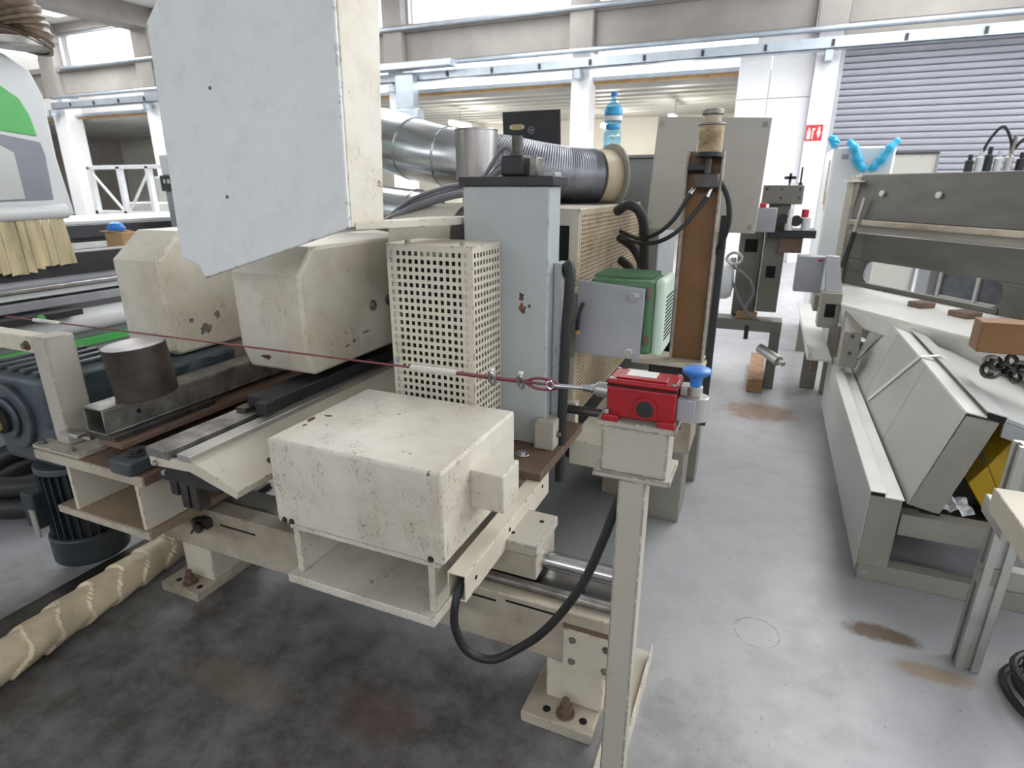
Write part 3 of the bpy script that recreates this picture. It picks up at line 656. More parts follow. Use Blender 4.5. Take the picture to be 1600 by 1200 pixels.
# --- loose cable from the tube to the post
tag(P(B().tube([(-.588, 1.16, .492), (-.588, 1.07, .487), (-.590, 1.03, .44), (-.592, 1.03, .37), (-.565, 1.04, .302), (-.51, 1.06, .279), (-.45, 1.08, .315), (-.37, 1.08, .408), (-.292, 1.08, .552), (-.25, 1.09, .680), (-.226, 1.10, .775), (-.20, 1.12, .845)], .0105, 12), 'black_cable', black, None, 0), 'thick black cable looping from the cream tube to the switch post', 'cable')
P(BX(-2.20, -2.08, 1.75, 2.2, .578, .78), 'mounting_leg', cream_dirty, hl, .003)
P(BX(-1.66, -1.58, 1.75, 2.1, .578, .78), 'mounting_leg', cream_dirty, hm, .003)

# ================================================================== REAR OF THE MAIN MACHINE
t = T('tenoning_machine', 'grimy cream machine housing behind the hoods and column', 'machine', (-1.4, 2.9, .5))
P(BX(-2.0, -.97, 2.35, 3.0, .58, 1.18), 'housing', cream_dirty, t, .01)
P(BX(-1.6, -.7, 2.45, 2.95, .50, .58), 'bed_plate', blackpaint, t, .004)
# --- green motor on its plate
t = T('drive_motor', 'green electric motor on a grey mounting plate right of the column', 'motor', (-.43, 2.0, .85))
P(B().prism([(-.578, 1.90, .855), (-.353, 1.90, .850), (-.348, 1.90, 1.088), (-.572, 1.90, 1.104)], (0, .014, 0)), 'mounting_plate', greym, t, .002)
for x, z in ((-.386, 1.062), (-.386, .872)):
    P(B().cyl((x, 1.900, z), (x, 1.897, z), .019, 22).cyl((x, 1.897, z), (x, 1.889, z), .014, 6), 'plate_bolt', steel, t, .001)
P(BX(-.54, -.318, 1.92, 2.13, .862, 1.112), 'motor_body', green, t, .02)
for k in range(9): P(BX(-.53, -.335, 1.95 + k * .02, 1.957 + k * .02, 1.112, 1.122), 'cooling_fin', green, t, .001)
P(BX(-.322, -.288, 1.925, 2.13, .858, 1.118), 'fan_cover', mint, t, .014)
for z in (.90, 1.055): P(BX(-.345, -.330, 1.912, 1.92, z, z + .035), 'fixing_tab', rustplate, t, .002)
for k in range(12): P(BX(-.2885, -.2865, 1.96, 2.10, .91 + k * .013, .915 + k * .013), 'vent_slot', holeblk, t, 0)
P(BX(-.62, -.54, 1.92, 2.06, .90, 1.06), 'gear_flange', cream_dirty, t, .004)
P(B().tube([(-.548, 1.885, 1.03), (-.552, 1.86, 1.0), (-.556, 1.86, .96), (-.56, 1.87, .93)], .007, 8), 'cable_lead', black, t, 0)
P(B().cyl((-.559, 1.865, .945), (-.56, 1.87, .93), .0085, 8), 'lead_tip', orange, t, 0)
# --- second guard, fine holes
t = T('fine_mesh_guard', 'tan finely perforated guard behind the green motor', 'guard', (-.78, 2.55, .52))
P(B().perf((-.62, 2.05, .55), (0, 1.03, 0), (0, 0, .77), 46, 48, .52, .02, .012), 'side_panel', tanrust, t, 0, False, solid=.003)
P(BX(-.70, -.62, 2.045, 2.052, .55, 1.322), 'front_strip', cream, t, .002)
P(BX(-.95, -.618, 2.045, 3.08, 1.320, 1.328), 'top_sheet', cream, t, .002)
P(BX(-.94, -.65, 2.10, 2.34, .55, 1.30), 'inner_body', blackpaint, t, .01)
P(BX(-.94, -.65, 2.34, 3.06, .59, 1.30), 'inner_body', cream_dirty, t, .01)
P(BX(-.692, -.655, 2.042, 2.0455, 1.0, 1.27), 'slot', holeblk, t, 0)
P(BX(-.66, -.60, 2.02, 2.06, .50, .62), 'foot_bracket', cream, t, .003)
# --- rusty channel upright with reservoir
t = T('channel_upright', 'upright steel channel stained brown with oil right of the green motor', 'upright', (-.245, 2.35, .45))
P(BX(-.302, -.190, 2.335, 2.345, .752, 1.52), 'web', brownrust, t, .001)
for x0, m in ((-.310, cream_lite), (-.190, cream_lite)): P(BX(x0, x0 + .008, 2.30, 2.345, .752, 1.52), 'flange', m, t, .001)
P(BX(-.45, -.17, 2.26, 2.42, .735, .752), 'ledge', cream, t, .003)
P(BX(-.39, -.20, 2.32, 2.60, .50, .735), 'pedestal', blackpaint, t, .006)
P(BX(-.25, -.185, 2.14, 2.36, .43, .56), 'end_box', cream_dirty, t, .003)
P(BX(-.39, -.22, 2.36, 2.56, 0, .50), 'pedestal_leg', olive, t, .004)
P(BX(-.177, -.150, 2.36, 2.385, .47, 1.30), 'black_bar', blackpaint, t, .003)
t = T('oil_reservoir', 'brown-stained glass oil reservoir on top of the channel upright', 'reservoir', (-.233, 2.32, 1.40))
P(B().cyl((-.233, 2.29, 1.512), (-.233, 2.29, 1.600), .043, 28), 'glass', oilglass, t, .002)
P(B().cyl((-.233, 2.29, 1.498), (-.233, 2.29, 1.514), .046, 28), 'base_ring', black, t, .002)
P(B().cyl((-.233, 2.29, 1.600), (-.233, 2.29, 1.606), .047, 28), 'top_ring', midsteel, t, .001)
P(B().cyl((-.233, 2.29, 1.606), (-.233, 2.29, 1.632), .030, 24), 'neck', tanrust, t, .002)
P(B().cyl((-.233, 2.29, 1.632), (-.233, 2.29, 1.650), .036, 24), 'cap', midsteel, t, .004)
P(B().cyl((-.233, 2.29, 1.44), (-.233, 2.29, 1.498), .014, 12), 'outlet', darksteel, t, 0)
P(BX(-.275, -.19, 2.27, 2.333, 1.395, 1.445), 'valve_block', darksteel, t, .006)
P(BX(-.300, -.235, 2.28, 2.333, 1.455, 1.475), 'bracket', blackpaint, t, .002)
P(B().cyl((-.27, 2.30, 1.40), (-.285, 2.285, 1.375), .009, 10).cyl((-.215, 2.30, 1.40), (-.225, 2.29, 1.365), .009, 10), 'fitting', steel, t, 0)
for pts, l, r in (([(-.285, 2.285, 1.375), (-.33, 2.27, 1.29), (-.39, 2.28, 1.235), (-.47, 2.35, 1.21), (-.56, 2.42, 1.23)], 'thin dark hose from the valve block sagging to the left', .008),
               ([(-.225, 2.285, 1.365), (-.29, 2.26, 1.27), (-.36, 2.26, 1.215), (-.44, 2.32, 1.195), (-.56, 2.40, 1.20)], 'second dark hose sagging just below the first from the valve block', .008),
               ([(-.19, 2.32, 1.42), (-.155, 2.31, 1.36), (-.145, 2.32, 1.28), (-.165, 2.35, 1.20), (-.19, 2.41, 1.16)], 'black hose looping down the right side of the channel upright', .010)):
    tag(P(B().tube(pts, r, 10), 'oil_hose', black, None, 0), l, 'hose', 'oil hoses at the channel upright')
for k, (pts, l) in enumerate((([(-.56, 2.35, 1.31), (-.50, 2.30, 1.335), (-.45, 2.32, 1.27), (-.44, 2.40, 1.0), (-.38, 2.43, .78)], 'thick black hose bending over the right end of the fine guard'),
               ([(-.58, 2.5, 1.20), (-.50, 2.46, 1.15), (-.42, 2.45, 1.0), (-.36, 2.48, .84), (-.34, 2.50, .735)], 'thick black hose falling behind the green motor'),
               ([(-.58, 2.55, 1.10), (-.52, 2.50, 1.06), (-.47, 2.48, .95), (-.41, 2.50, .80), (-.40, 2.52, .735)], 'lower black hose behind the mint fan cover'))):
    tag(P(B().tube(pts, .019, 12), 'thick_hose', black, None, 0), l, 'hose')
# --- cabinet with pale cover plate
t = T('cover_cabinet', 'flat grey cabinet plate with corner screws behind the oil reservoir', 'cabinet', (-.28, 2.8, 0))
P(B().prism([(-.522, 2.74, 1.222), (-.063, 2.74, 1.212), (-.052, 2.74, 1.660), (-.498, 2.74, 1.682)], (0, .02, 0)), 'cover_plate', plain('beige_grey_cover', (.50, .475, .42), .5, 0, .06, 4), t, .003)
P(BX(-.49, -.09, 2.76, 2.92, 1.25, 1.64), 'box', cream_dirty, t, .004)
for x, z in ((-.482, 1.655), (-.075, 1.636), (-.50, 1.25), (-.085, 1.238)): P(B().cyl((x, 2.74, z), (x, 2.735, z), .010, 14), 'screw', midsteel, t, .001)
P(BX(-.38, -.20, 2.78, 2.92, 0, 1.25), 'stand', olive, t, .004)
# --- extraction ducts
t = T('duct_elbow', 'shiny galvanised duct elbow with seams left of the steel stub', 'duct', (-1.6, 2.6, 1.4))
el = [(-2.05, 2.75, 1.66), (-1.85, 2.68, 1.625), (-1.62, 2.60, 1.57), (-1.42, 2.56, 1.53), (-1.24, 2.56, 1.51)]
P(B().tube(el, .14, 36, 6, lambda k: .155 - .035 * k), 'shell', galv, t, 0)
for k, i in enumerate((1, 2, 3)):
    p = Vector(el[i]); d = (Vector(el[i + 1]) - Vector(el[i - 1])).normalized(); rr = .155 - .035 * (i / 4)
    P(B().tube([p - d * .006, p, p + d * .006], .1, 36, 1, lambda q, rr=rr: rr + (.0045 if .3 < q < .7 else .001)), 'seam', galv, t, 0)
t = T('flexible_duct', 'ribbed flexible metal duct ending in a flange below the bottle', 'duct', (-.9, 2.5, 1.35))
fl = [(-1.26, 2.55, 1.512), (-1.12, 2.52, 1.497), (-.97, 2.545, 1.468), (-.84, 2.61, 1.447), (-.755, 2.69, 1.442)]
P(B().tube(fl, .115, 40, 84, lambda k: .116 + .0013 * math.sin(k * 66 * 2 * math.pi)), 'hose', flexm, t, 0)
P(B().cyl((-.755, 2.69, 1.442), (-.700, 2.752, 1.440), .116, 40), 'collar', tanrust, t, .002)
fa = Vector((.66, .75, -.02)).normalized(); fc = Vector((-.700, 2.752, 1.440))
P(B().cyl(fc, fc + fa * .012, .142, 44), 'flange', olive, t, .002)
P(B().cyl(fc + fa * .0121, fc + fa * .0135, .108, 40), 'duct_mouth', holeblk, t, 0)
_, fu, fw_ = frame(fa)
for k in range(8):
    a = 2 * math.pi * k / 8 + .2; p = fc + (fu * math.cos(a) + fw_ * math.sin(a)) * .127
    P(B().cyl(p + fa * .012, p + fa * .016, .006, 8), 'flange_bolt', steel, t, 0)
P(BX(-.90, -.68, 2.50, 2.80, 1.328, 1.333), 'saddle', darksteel, t, 0)
t = T('lower_duct', 'dull galvanised duct under the elbow beside the raised hood', 'duct', (-1.7, 2.3, 1.2))
P(B().cyl((-1.95, 2.42, 1.33), (-1.36, 2.30, 1.28), .10, 28), 'shell', galv, t, .003)
P(B().cyl((-1.45, 2.32, 1.288), (-1.44, 2.318, 1.287), .104, 28), 'seam', galv, t, 0)
tag(P(B().cyl((-1.11, 2.24, 1.43), (-1.11, 2.24, 1.612), .083, 40).cyl((-1.11, 2.24, 1.606), (-1.11, 2.24, 1.614), .085, 40).cyl((-1.11, 2.24, 1.18), (-1.11, 2.24, 1.43), .06, 24), 'steel_stub', plain('streaked_steel', (.48, .45, .44), .3, 1., .35, 16, stretch=(1, 1, .08)), None, .002), 'short upright stainless steel pipe stub in front of the ducts', 'pipe')
t = T('white_drum', 'white painted drum with dark end lying below the grey cables', 'drum', (-1.12, 2.05, 1.06))
P(B().cyl((-1.32, 2.06, 1.20), (-1.03, 2.02, 1.21), .135, 40), 'shell', cream_hood, t, .004)
P(B().cyl((-1.03, 2.02, 1.21), (-1.0, 2.016, 1.211), .133, 40), 'dark_end', darksteel, t, .003)
P(BX(-1.20, -1.05, 1.99, 2.10, .50, 1.09), 'stand', blackpaint, t, .003)
for k, (dy, dz, r, nm, m) in enumerate(((0, 0, .014, 'thickest grey cable of the bundle left of the column', hosegrey), (.03, .02, .009, 'thin grey cable lying above the thickest one', hosegrey), (.05, .03, .009, 'upper grey cable of the bundle by the steel stub', hosegrey), (.07, .012, .008, 'rear grey cable of the bundle behind the column cap', hosegrey), (.02, .036, .008, 'topmost looping grey cable behind the adjuster', hosegrey))):
    pts = [(-1.40, 1.98 + dy, 1.262 + dz * .3), (-1.27, 1.97 + dy, 1.315 + dz), (-1.12, 1.98 + dy, 1.362 + dz), (-.98, 1.98 + dy, 1.388 + dz), (-.88, 1.97 + dy, 1.425 + dz * 1.5 + .012 * k), (-.80, 1.95 + dy, 1.43 + dz), (-.75, 1.94 + dy, 1.40)]
    tag(P(B().tube(pts, r, 10), 'grey_cable', m, None, 0), nm, 'cable', 'grey cables left of the column')
# --- cabinet behind with laptop and bottle
t = T('tall_cabinet', 'grey-green tall cabinet behind the ducts carrying laptop and bottle', 'cabinet', (-1.05, 3.4, 0))
P(BX(-1.62, -.52, 3.12, 3.7, 0, 1.535), 'body', greycab, t, .006); P(BX(-1.64, -.50, 3.10, 3.72, 1.535, 1.55), 'top', greycab, t, .003)
P(BX(-1.06, -1.055, 3.115, 3.121, .1, 1.5), 'door_gap', holeblk, t, 0)
t = T('laptop', 'open black laptop with its lid toward the camera behind the duct', 'laptop', (-1.25, 3.3, 1.55))
ld = Vector((0, -.10, .995)).normalized(); lu = Vector((.999, 0, .0)).normalized(); ln = lu.cross(ld)
P(B().obox(Vector((-1.258, 3.22, 1.562)) + ld * .112, lu * .166, ld * .112, ln * .005), 'lid', blackpaint, t, .003)
P(BX(-1.424, -1.092, 3.225, 3.45, 1.55, 1.566), 'base', blackpaint, t, .003)
nf = -ln if ln.y > 0 else ln
lc = Vector((-1.258, 3.22, 1.562)) + ld * .128 + nf * .0052
P(B().obox(lc - lu * .082 + ld * .018, lu * .030, ld * .014, nf * .0006), 'sticker', plain('laptop_sticker', (.62, .52, .26), .5, 0, .1), t, 0)
P(B().obox(lc - lu * .082 + ld * .018, lu * .042, ld * .009, nf * .0004), 'sticker_edge', stickerm, t, 0)
P(B().tube([lc + (lu * math.cos(a) + ld * math.sin(a)) * .017 for a in [2 * math.pi * j / 24 for j in range(25)]], .0016, 6, 1), 'logo_ring', greym, t, 0)
for sx in (-.008, -.003, .002, .007): P(B().obox(lc + lu * sx, lu * .0014, ld * .006, nf * .0006), 'logo_letter', greym, t, 0)
t = T('water_bottle', 'blue plastic water bottle standing behind the duct flange', 'bottle', (-.81, 3.2, 1.55))
P(B().lathe((-.81, 3.2, 1.551), (0, 0, 1), [(0, .036), (.01, .044), (.05, .044), (.06, .041), (.075, .044), (.11, .044), (.125, .036), (.15, .036), (.165, .044), (.20, .045), (.23, .040), (.255, .024), (.268, .014), (.28, .014)], 28), 'body', bottlem, t, 0)
P(B().lathe((-.81, 3.2, 1.551), (0, 0, 1), [(.19, .0452), (.205, .0462), (.228, .0415), (.2281, .041)], 28), 'shoulder_print', waterblue, t, 0)
P(B().lathe((-.81, 3.2, 1.551), (0, 0, 1), [(.126, .0368), (.127, .0372), (.148, .0372), (.149, .0368)], 28), 'label', waterblue, t, 0)
P(B().lathe((-.81, 3.2, 1.551), (0, 0, 1), [(.165, .0446), (.166, .0456), (.186, .0458), (.188, .0452)], 28), 'pale_band', stickerm, t, 0)
P(B().cyl((-.81, 3.2, 1.829), (-.81, 3.2, 1.85), .0165, 18), 'cap', blue, t, .002)

# ================================================================== REAR MACHINE IN THE AISLE
t = T('rear_machine', 'olive grey drilling unit standing further back along the aisle', 'machine', (0, 4.6, 0))
P(BX(-.085, .162, 4.42, 4.60, 1.29, 1.41), 'head_block', olive_dark, t, .006)
for x, z in ((-.06, 1.385), (.03, 1.385), (.14, 1.385), (.03, 1.33), (.14, 1.33)): P(B().cyl((x, 4.42, z), (x, 4.415, z), .009, 10), 'head_screw', darksteel, t, 0)
P(BX(-.036, .10, 4.48, 4.62, .56, 1.29), 'column', olive_dark, t, .006)
P(BX(-.20, -.04, 4.58, 4.9, .50, 1.12), 'body', olive_dark, t, .01)
P(BX(-.16, -.075, 4.578, 4.582, .96, 1.05), 'window', holeblk, t, 0); P(BX(0, .06, 4.477, 4.481, .80, .88), 'window', holeblk, t, 0)
P(BX(-.02, .27, 4.38, 4.66, 1.08, 1.13), 'shelf', blackpaint, t, .003); P(BX(.06, .20, 4.42, 4.56, .98, 1.08), 'shelf_bracket', rustplate, t, .003)
P(BX(-.55, .15, 4.45, 4.62, .42, .50), 'base_beam', olive_dark, t, .004)
P(BX(.082, .15, 4.47, 4.60, 0, .42), 'leg', olive_dark, t, .004); P(BX(-.55, -.46, 4.47, 4.60, 0, .42), 'leg', olive_dark, t, .004)
P(B().cyl((.07, 4.40, 1.41), (.07, 4.40, 1.455), .006, 8).obox((.07, 4.40, 1.455), (.035, 0, 0), (0, .01, 0), (0, 0, .009)).obox((.07, 4.40, 1.455), (.008, 0, 0), (0, .01, 0), (0, 0, .028)), 'star_knob', black, t, .001)
P(B().cyl((.135, 4.45, 1.41), (.135, 4.45, 1.52), .006, 8).cyl((.135, 4.45, 1.41), (.135, 4.45, 1.425), .014, 10), 'pin_handle', black, t, 0)
P(BX(-.10, .02, 4.26, 4.40, 1.12, 1.27), 'control_box', greym, t, .004)
P(BX(-.09, -.05, 4.28, 4.34, 1.27, 1.30), 'red_switch', signred, t, .003)
P(B().cyl((.06, 4.40, 1.20), (.06, 4.34, 1.20), .035, 18).cyl((.14, 4.40, 1.19), (.14, 4.34, 1.19), .035, 18), 'dial', black, t, .002)
P(B().lathe((.10, 4.36, 1.13), (0, 0, 1), [(0, .025), (.08, .025), (.1, .012), (.13, .012)], 14), 'white_bottle', whitem, t, 0)
P(B().cyl((.20, 4.40, 1.13), (.20, 4.40, 1.21), .028, 14), 'white_cup', whitem, t, .002); P(B().cyl((.19, 4.44, 1.21), (.19, 4.44, 1.26), .022, 12), 'red_cap', signred, t, .002)
P(B().lathe((-.36, 4.45, .76), (1, 0, 0), [(0, .10), (.05, .12), (.12, .12), (.15, .10), (.16, .03)], 28), 'pulley_cover', cncwhite, t, 0)
P(B().tube([(-.21 + .05 * math.cos(a), 4.40, .93 + .04 * math.sin(a)) for a in [2 * math.pi * j / 16 for j in range(17)]], .010, 8, 1), 'hand_ring', alu, t, 0)
P(B().cyl((-.22, 4.46, .85), (-.22, 4.46, .93), .02, 10), 'ring_mount', alu, t, 0)
P(B().tube([(-.21, 4.42, .87), (-.10, 4.40, .80), (-.06, 4.40, .70), (-.10, 4.40, .58), (-.02, 4.42, .51)], .010, 8), 'grey_hose', hosegrey, t, 0)
P(B().tube([(-.24, 4.42, .85), (-.17, 4.38, .70), (-.08, 4.38, .56), (0, 4.42, .51)], .008, 8), 'grey_hose', hosegrey, t, 0)
P(BX(-.16, -.02, 4.47, 4.55, .50, .545), 'wood_shim', wood, t, .003)
P(B().cyl((.03, 4.46, .30), (.16, 4.30, .26), .035, 16).cyl((.16, 4.30, .26), (.19, 4.27, .25), .018, 10), 'roller_foot', alu, t, .002)
P(BX(-.09, -.06, 4.44, 4.455, .36, .46), 'latch', black, t, .002)
tag(P(BX(-.026, .078, 4.34, 5.1, 0, .10), 'wood_block', wood, None, .004), 'brown wooden baulk lying on the floor under the rear machine', 'wood block')

# ================================================================== RIGHT SIDE: RACK OF SHEET PROFILES
t = T('profile_rack', 'low steel rack on the floor under the strapped sheet profiles', 'rack', (.7, 3.1, 0))
for y in (2.235, 3.9):
    P(BX(.455, 1.15, y, y + .06, 0, .07), 'floor_bar', olive, t, .003)
    P(BX(.555, 1.15, y + .01, y + .07, .205, .29), 'cross_bar', olive, t, .003)
    P(BX(1.09, 1.15, y + .005, y + .065, .07, .205), 'rack_post', olive, t, .003)
P(B().cyl((.476, 2.235, .035), (.476, 2.232, .035), .010, 14), 'plug', greym, t, 0)
P(BX(.56, 1.15, 2.30, 3.95, .19, .205), 'floor_sheet', darksteel, t, .002)
t = T('sheet_profile', 'upright pale sheet-metal profile along the aisle edge of the rack', 'metal profile', (.49, 3.2, .07))
P(BX(.445, .545, 2.225, 4.12, .07, .352), 'body', olive, t, .002)
P(BX(.441, .4445, 2.222, 4.125, .05, .372), 'aisle_face', sheetlite, t, .001)
P(BX(.4445, .494, 2.222, 4.125, .368, .372), 'raised_lip', tablew, t, .0005); P(BX(.490, .549, 2.222, 4.125, .352, .356), 'lower_lip', tablew, t, .0005)
P(BX(.446, .490, 2.228, 2.235, .354, .367), 'open_slot', holeblk, t, 0)
t = T('tilted_profile', 'tilted pale sheet-metal profile strapped on top of the rack', 'metal profile', (.66, 3.1, .32))
q = [(.557, .344), (.657, .322), (.756, .690), (.654, .701)]
ys = [2.222, 2.80, 3.42, 4.02]
for a, c in zip(ys[:-1], ys[1:]):
    pl = P(B().prism([(x, a + .002, z) for x, z in ((.557, .344), (.561, .343), (.658, .700), (.654, .701))], (0, c - a - .004, 0)), 'side_sheet', sheetlite, t, .0005)
P(B().prism([(x, 2.226, z) for x, z in ((.562, .342), (.657, .322), (.752, .680), (.660, .690))], (0, 1.79, 0)), 'core', olive, t, .001)
P(B().prism([(x, 2.224, z) for x, z in ((.655, .701), (.657, .706), (.716, .697), (.715, .692))], (0, 1.795, 0)), 'top_lip', tablew, t, .0005)
P(B().prism([(x, 2.224, z) for x, z in ((.712, .712), (.714, .716), (.770, .704), (.768, .700))], (0, 1.795, 0)), 'top_lip', sheetlite, t, .0005)
P(B().prism([(x, 2.223, z) for x, z in ((.716, .690), (.714, .711), (.766, .700), (.762, .680))], (0, .01, 0)), 'open_slot', holeblk, t, 0)
P(BX(.60, .66, 2.223, 2.24, .318, .326), 'foot_slot', holeblk, t, 0)
t = T('leaning_sheet', 'grey metal sheet leaning to the right of the strapped profile', 'metal sheet', (.95, 2.8, .4))
P(B().prism([(.772, 2.26, .690), (1.20, 2.26, .56), (1.20, 2.26, .548), (.772, 2.26, .676)], (0, 1.0, 0)), 'sheet', sheetlite, t, .001)
P(B().prism([(.772, 2.25, .675), (1.20, 2.25, .547), (1.20, 2.25, .50), (.772, 2.25, .625)], (0, .012, 0)), 'front_edge', greym, t, .001)
P(BX(1.10, 1.16, 2.5, 3.1, .29, .565), 'prop', olive, t, .002)
for y, e, l in ((2.915, (1.20, 2.89, .46), 'white strap over the tilted profile nearest the camera'), (3.62, (1.10, 3.50, .58), 'white strap over the tilted profile further back')):
    t = T('packing_strap', l, 'strap', (.66, y, .36), 'white packing straps')
    P(B().bar((.560, y + .38, .374), (.6515, y, .7095), .004, .020, (0, 1, 0)), 'side_run', strapm, t, 0)
    P(B().bar((.6515, y, .7095), (.722, y + .01, .7205), .020, .004), 'top_run', strapm, t, 0)
    P(B().bar((.722, y + .01, .7205), e, .020, .004), 'far_run', strapm, t, 0)
t = T('yellow_bracket', 'yellow painted steel bracket between the profiles and the aluminium post', 'bracket', (.92, 2.6, .2))
P(B().prism([(.80, 2.50, .34), (.845, 2.50, .42), (.93, 2.50, .255), (.915, 2.50, .205), (.88, 2.50, .22)], (0, .16, 0)), 'front_plate', yellow, t, .003)
P(B().prism([(.845, 2.50, .422), (.93, 2.50, .257), (1.03, 2.50, .32), (.99, 2.50, .43), (.895, 2.50, .53)], (0, .16, .05)), 'top_plate', yellow, t, .003)
P(BX(.94, .99, 2.50, 2.56, .32, .335), 'black_pad', black, t, .002)
t = T('crumpled_film', 'crumpled clear white film lying on the rack bar', 'film', (.70, 2.33, .29))
b = B(); m = 9
vs = [(.63 + .15 * i / m, 2.30 + .13 * j / m, .292 + .02 * random.random() + .014 * math.sin(i * 1.3) ** 2) for i in range(m + 1) for j in range(m + 1)]
b.add(vs, [(i * (m + 1) + j, (i + 1) * (m + 1) + j, (i + 1) * (m + 1) + j + 1, i * (m + 1) + j + 1) for i in range(m) for j in range(m)])
P(b, 'sheet', whitem, t, 0, False, solid=.001)
# --- aluminium frame at the right edge
t = T('aluminium_frame', 'slotted aluminium post with cream bar at the right edge', 'frame', (.715, 1.88, 0))
x0, x1, y0, y1 = .684, .746, 1.852, 1.912
prof = [(x0, y0), (x0 + .022, y0), (x0 + .022, y0 + .012), (x0 + .040, y0 + .012), (x0 + .040, y0), (x1, y0), (x1, y1), (x0, y1), (x0, y0 + .042), (x0 + .012, y0 + .042), (x0 + .012, y0 + .018), (x0, y0 + .018)]
P(B().prism([(x, y, 0) for x, y in prof], (0, 0, .74)), 'post', alu, t, .001)
P(BX(.617, .680, .75, 1.752, .590, .658), 'cream_bar', cream, t, .003)
P(B().cyl((.628, 1.7525, .63), (.628, 1.7505, .63), .006, 10), 'bar_hole', holeblk, t, 0)
P(BX(.640, .70, 1.70, 1.86, .535, .590), 'bar_bracket', alu, t, .003)
P(BX(.68, 1.2, 1.86, 1.90, .30, .36), 'lower_rail', olive, t, .003)
t = T('cable_coil', 'coil of black cable on the floor behind the aluminium post', 'cable coil', (.96, 1.80, 0))
for k in range(6):
    rr = .11 + .014 * k
    P(B().tube([(.97 + rr * math.cos(a) , 1.80 + rr * .9 * math.sin(a), .014 + .020 * ((k * 2) % 5) + .006 * math.sin(3 * a + k)) for a in [2 * math.pi * j / 28 for j in range(29)]], .011, 8, 1), 'winding', black, t, 0)
# --- rusty beam and chain at the right edge
t = T('rusty_beam', 'rust-brown steel beam end entering from the right edge', 'beam', (1.0, 2.65, 0))
P(BX(.748, 1.30, 2.60, 2.70, .822, .935), 'beam', brownrust, t, .004); P(BX(1.22, 1.30, 2.60, 2.70, 0, .822), 'beam_leg', brownrust, t, .004)
t = T('greasy_chain', 'greasy black chain bundle hanging under the rusty beam', 'chain', (.9, 2.63, .7))
for k in range(14):
    x = .80 + .022 * (k % 7); z = .795 - .030 * (k // 7) - .012 * (k % 3)
    P(B().tube([(x + .016 * math.cos(a), 2.61 + .02 * math.sin(a * 1.0) * ((k % 2) * 2 - 1), z + .018 * math.sin(a)) for a in [2 * math.pi * j / 10 for j in range(11)]], .008, 6, 1), 'chain_link', darksteel if k % 4 else midsteel, t, 0)

# --- sheet-metal machine with white table, turned to the aisle
t = T('hooded_table_machine', 'grey-olive machine with white table and long window hood', 'machine', (.9, 3.9, 0))
d2 = Vector((-.571, .821, 0)).normalized(); n2 = Vector((.821, .571, 0)).normalized()
A = Vector((.431, 3.892, .75)); Bq = Vector((1.15, 2.86, .75)); Dq = Vector((.475, 4.87, .75)); Cq = Vector((1.62, 3.22, .75))
P(B().prism([A, Bq, Cq, Dq], (0, 0, -.02)), 'table_top', tablew, t, .004)
P(B().prism([A + Vector((0, 0, -.02)), Bq + Vector((0, 0, -.02)), Bq + Vector((.02, .01, -.13)), A + Vector((.02, .01, -.11))], n2 * .02), 'table_skirt', tablew, t, .003)
P(B().prism([A + n2 * .30 + Vector((0, 0, -.02)), Bq + n2 * .30 + Vector((0, 0, -.02)), Cq + Vector((0, 0, -.02)), Dq + Vector((0, 0, -.02))], (0, 0, -.25)), 'table_body', olive, t, .004)
for p in (A + n2 * .25 + d2 * .10, Dq - n2 * .15 - d2 * .3, Cq - n2 * .2 + d2 * .3): P(B().obox((p.x, p.y, .24), d2 * .05, n2 * .05, (0, 0, .24)), 'leg', olive, t, .004)
L2 = 1.75; W0 = Dq
def band(s0, s1, z0, z1, off, th, nm, mat, tilt=0):
    p = W0 - d2 * ((s0 + s1) / 2) + n2 * off; p = Vector((p.x, p.y, (z0 + z1) / 2))
    return P(B().obox(p, d2 * (s1 - s0) / 2, n2 * th / 2, Vector((0, 0, (z1 - z0) / 2)) + n2 * tilt), nm, mat, t, .006)
band(.07, L2, 1.19, 1.478, -.01, .012, 'upper_sheet', sheetg, .02)
band(.07, L2, 1.155, 1.19, -.04, .03, 'hood_ridge', cream_dirty)
band(.07, L2, 1.105, 1.155, -.015, .02, 'middle_sheet', olive)
band(.07, L2, .925, 1.10, -.005, .016, 'lower_sheet', sheetg)
band(.0, .25, .75, .925, -.004, .016, 'window_cheek', sheetg); band(1.22, L2, .75, .925, -.004, .016, 'window_cheek', sheetg)
band(.25, 1.22, .75, .782, -.004, .03, 'window_rail', sheetg)
for s in (.25, 1.22):   # rounded corner fillets of the window
    sg = 1 if s < 1 else -1
    for z0, zs in ((.782, 1), (.925, -1)):
        p = W0 - d2 * s; pts = [p, p - d2 * .07 * sg * 1.0]
        arc = [Vector((0, 0, 0))] + [(-d2 * sg * .06 * (1 - math.sin(a)) + Vector((0, 0, zs * .06 * (1 - math.cos(a))))) for a in [j * math.pi / 10 for j in range(6)]]
        P(B().prism([Vector((p.x, p.y, z0)) + q_ - n2 * .008 for q_ in arc], n2 * .014), 'window_fillet', sheetg, t, 0)
p = W0 - d2 * .03; P(B().obox((p.x, p.y, 1.10), d2 * .035, n2 * .04, (0, 0, .37)), 'end_upright', cream_lite, t, .005)
p = W0 - d2 * .06 - n2 * .04; P(B().obox((p.x, p.y, 1.435), d2 * .05, n2 * .05, (0, 0, .006)), 'corner_tab', tablew, t, .002)
P(B().cyl(W0 - d2 * .19 - n2 * .05 + Vector((0, 0, .58)), W0 - d2 * .175 - n2 * .07 + Vector((0, 0, .36)), .010, 10), 'strut_rod', alu, t, 0)
P(B().cyl(W0 - d2 * .175 - n2 * .07 + Vector((0, 0, .36)), W0 - d2 * .155 - n2 * .10 + Vector((0, 0, .12)), .017, 10), 'strut_cylinder', blackpaint, t, 0)
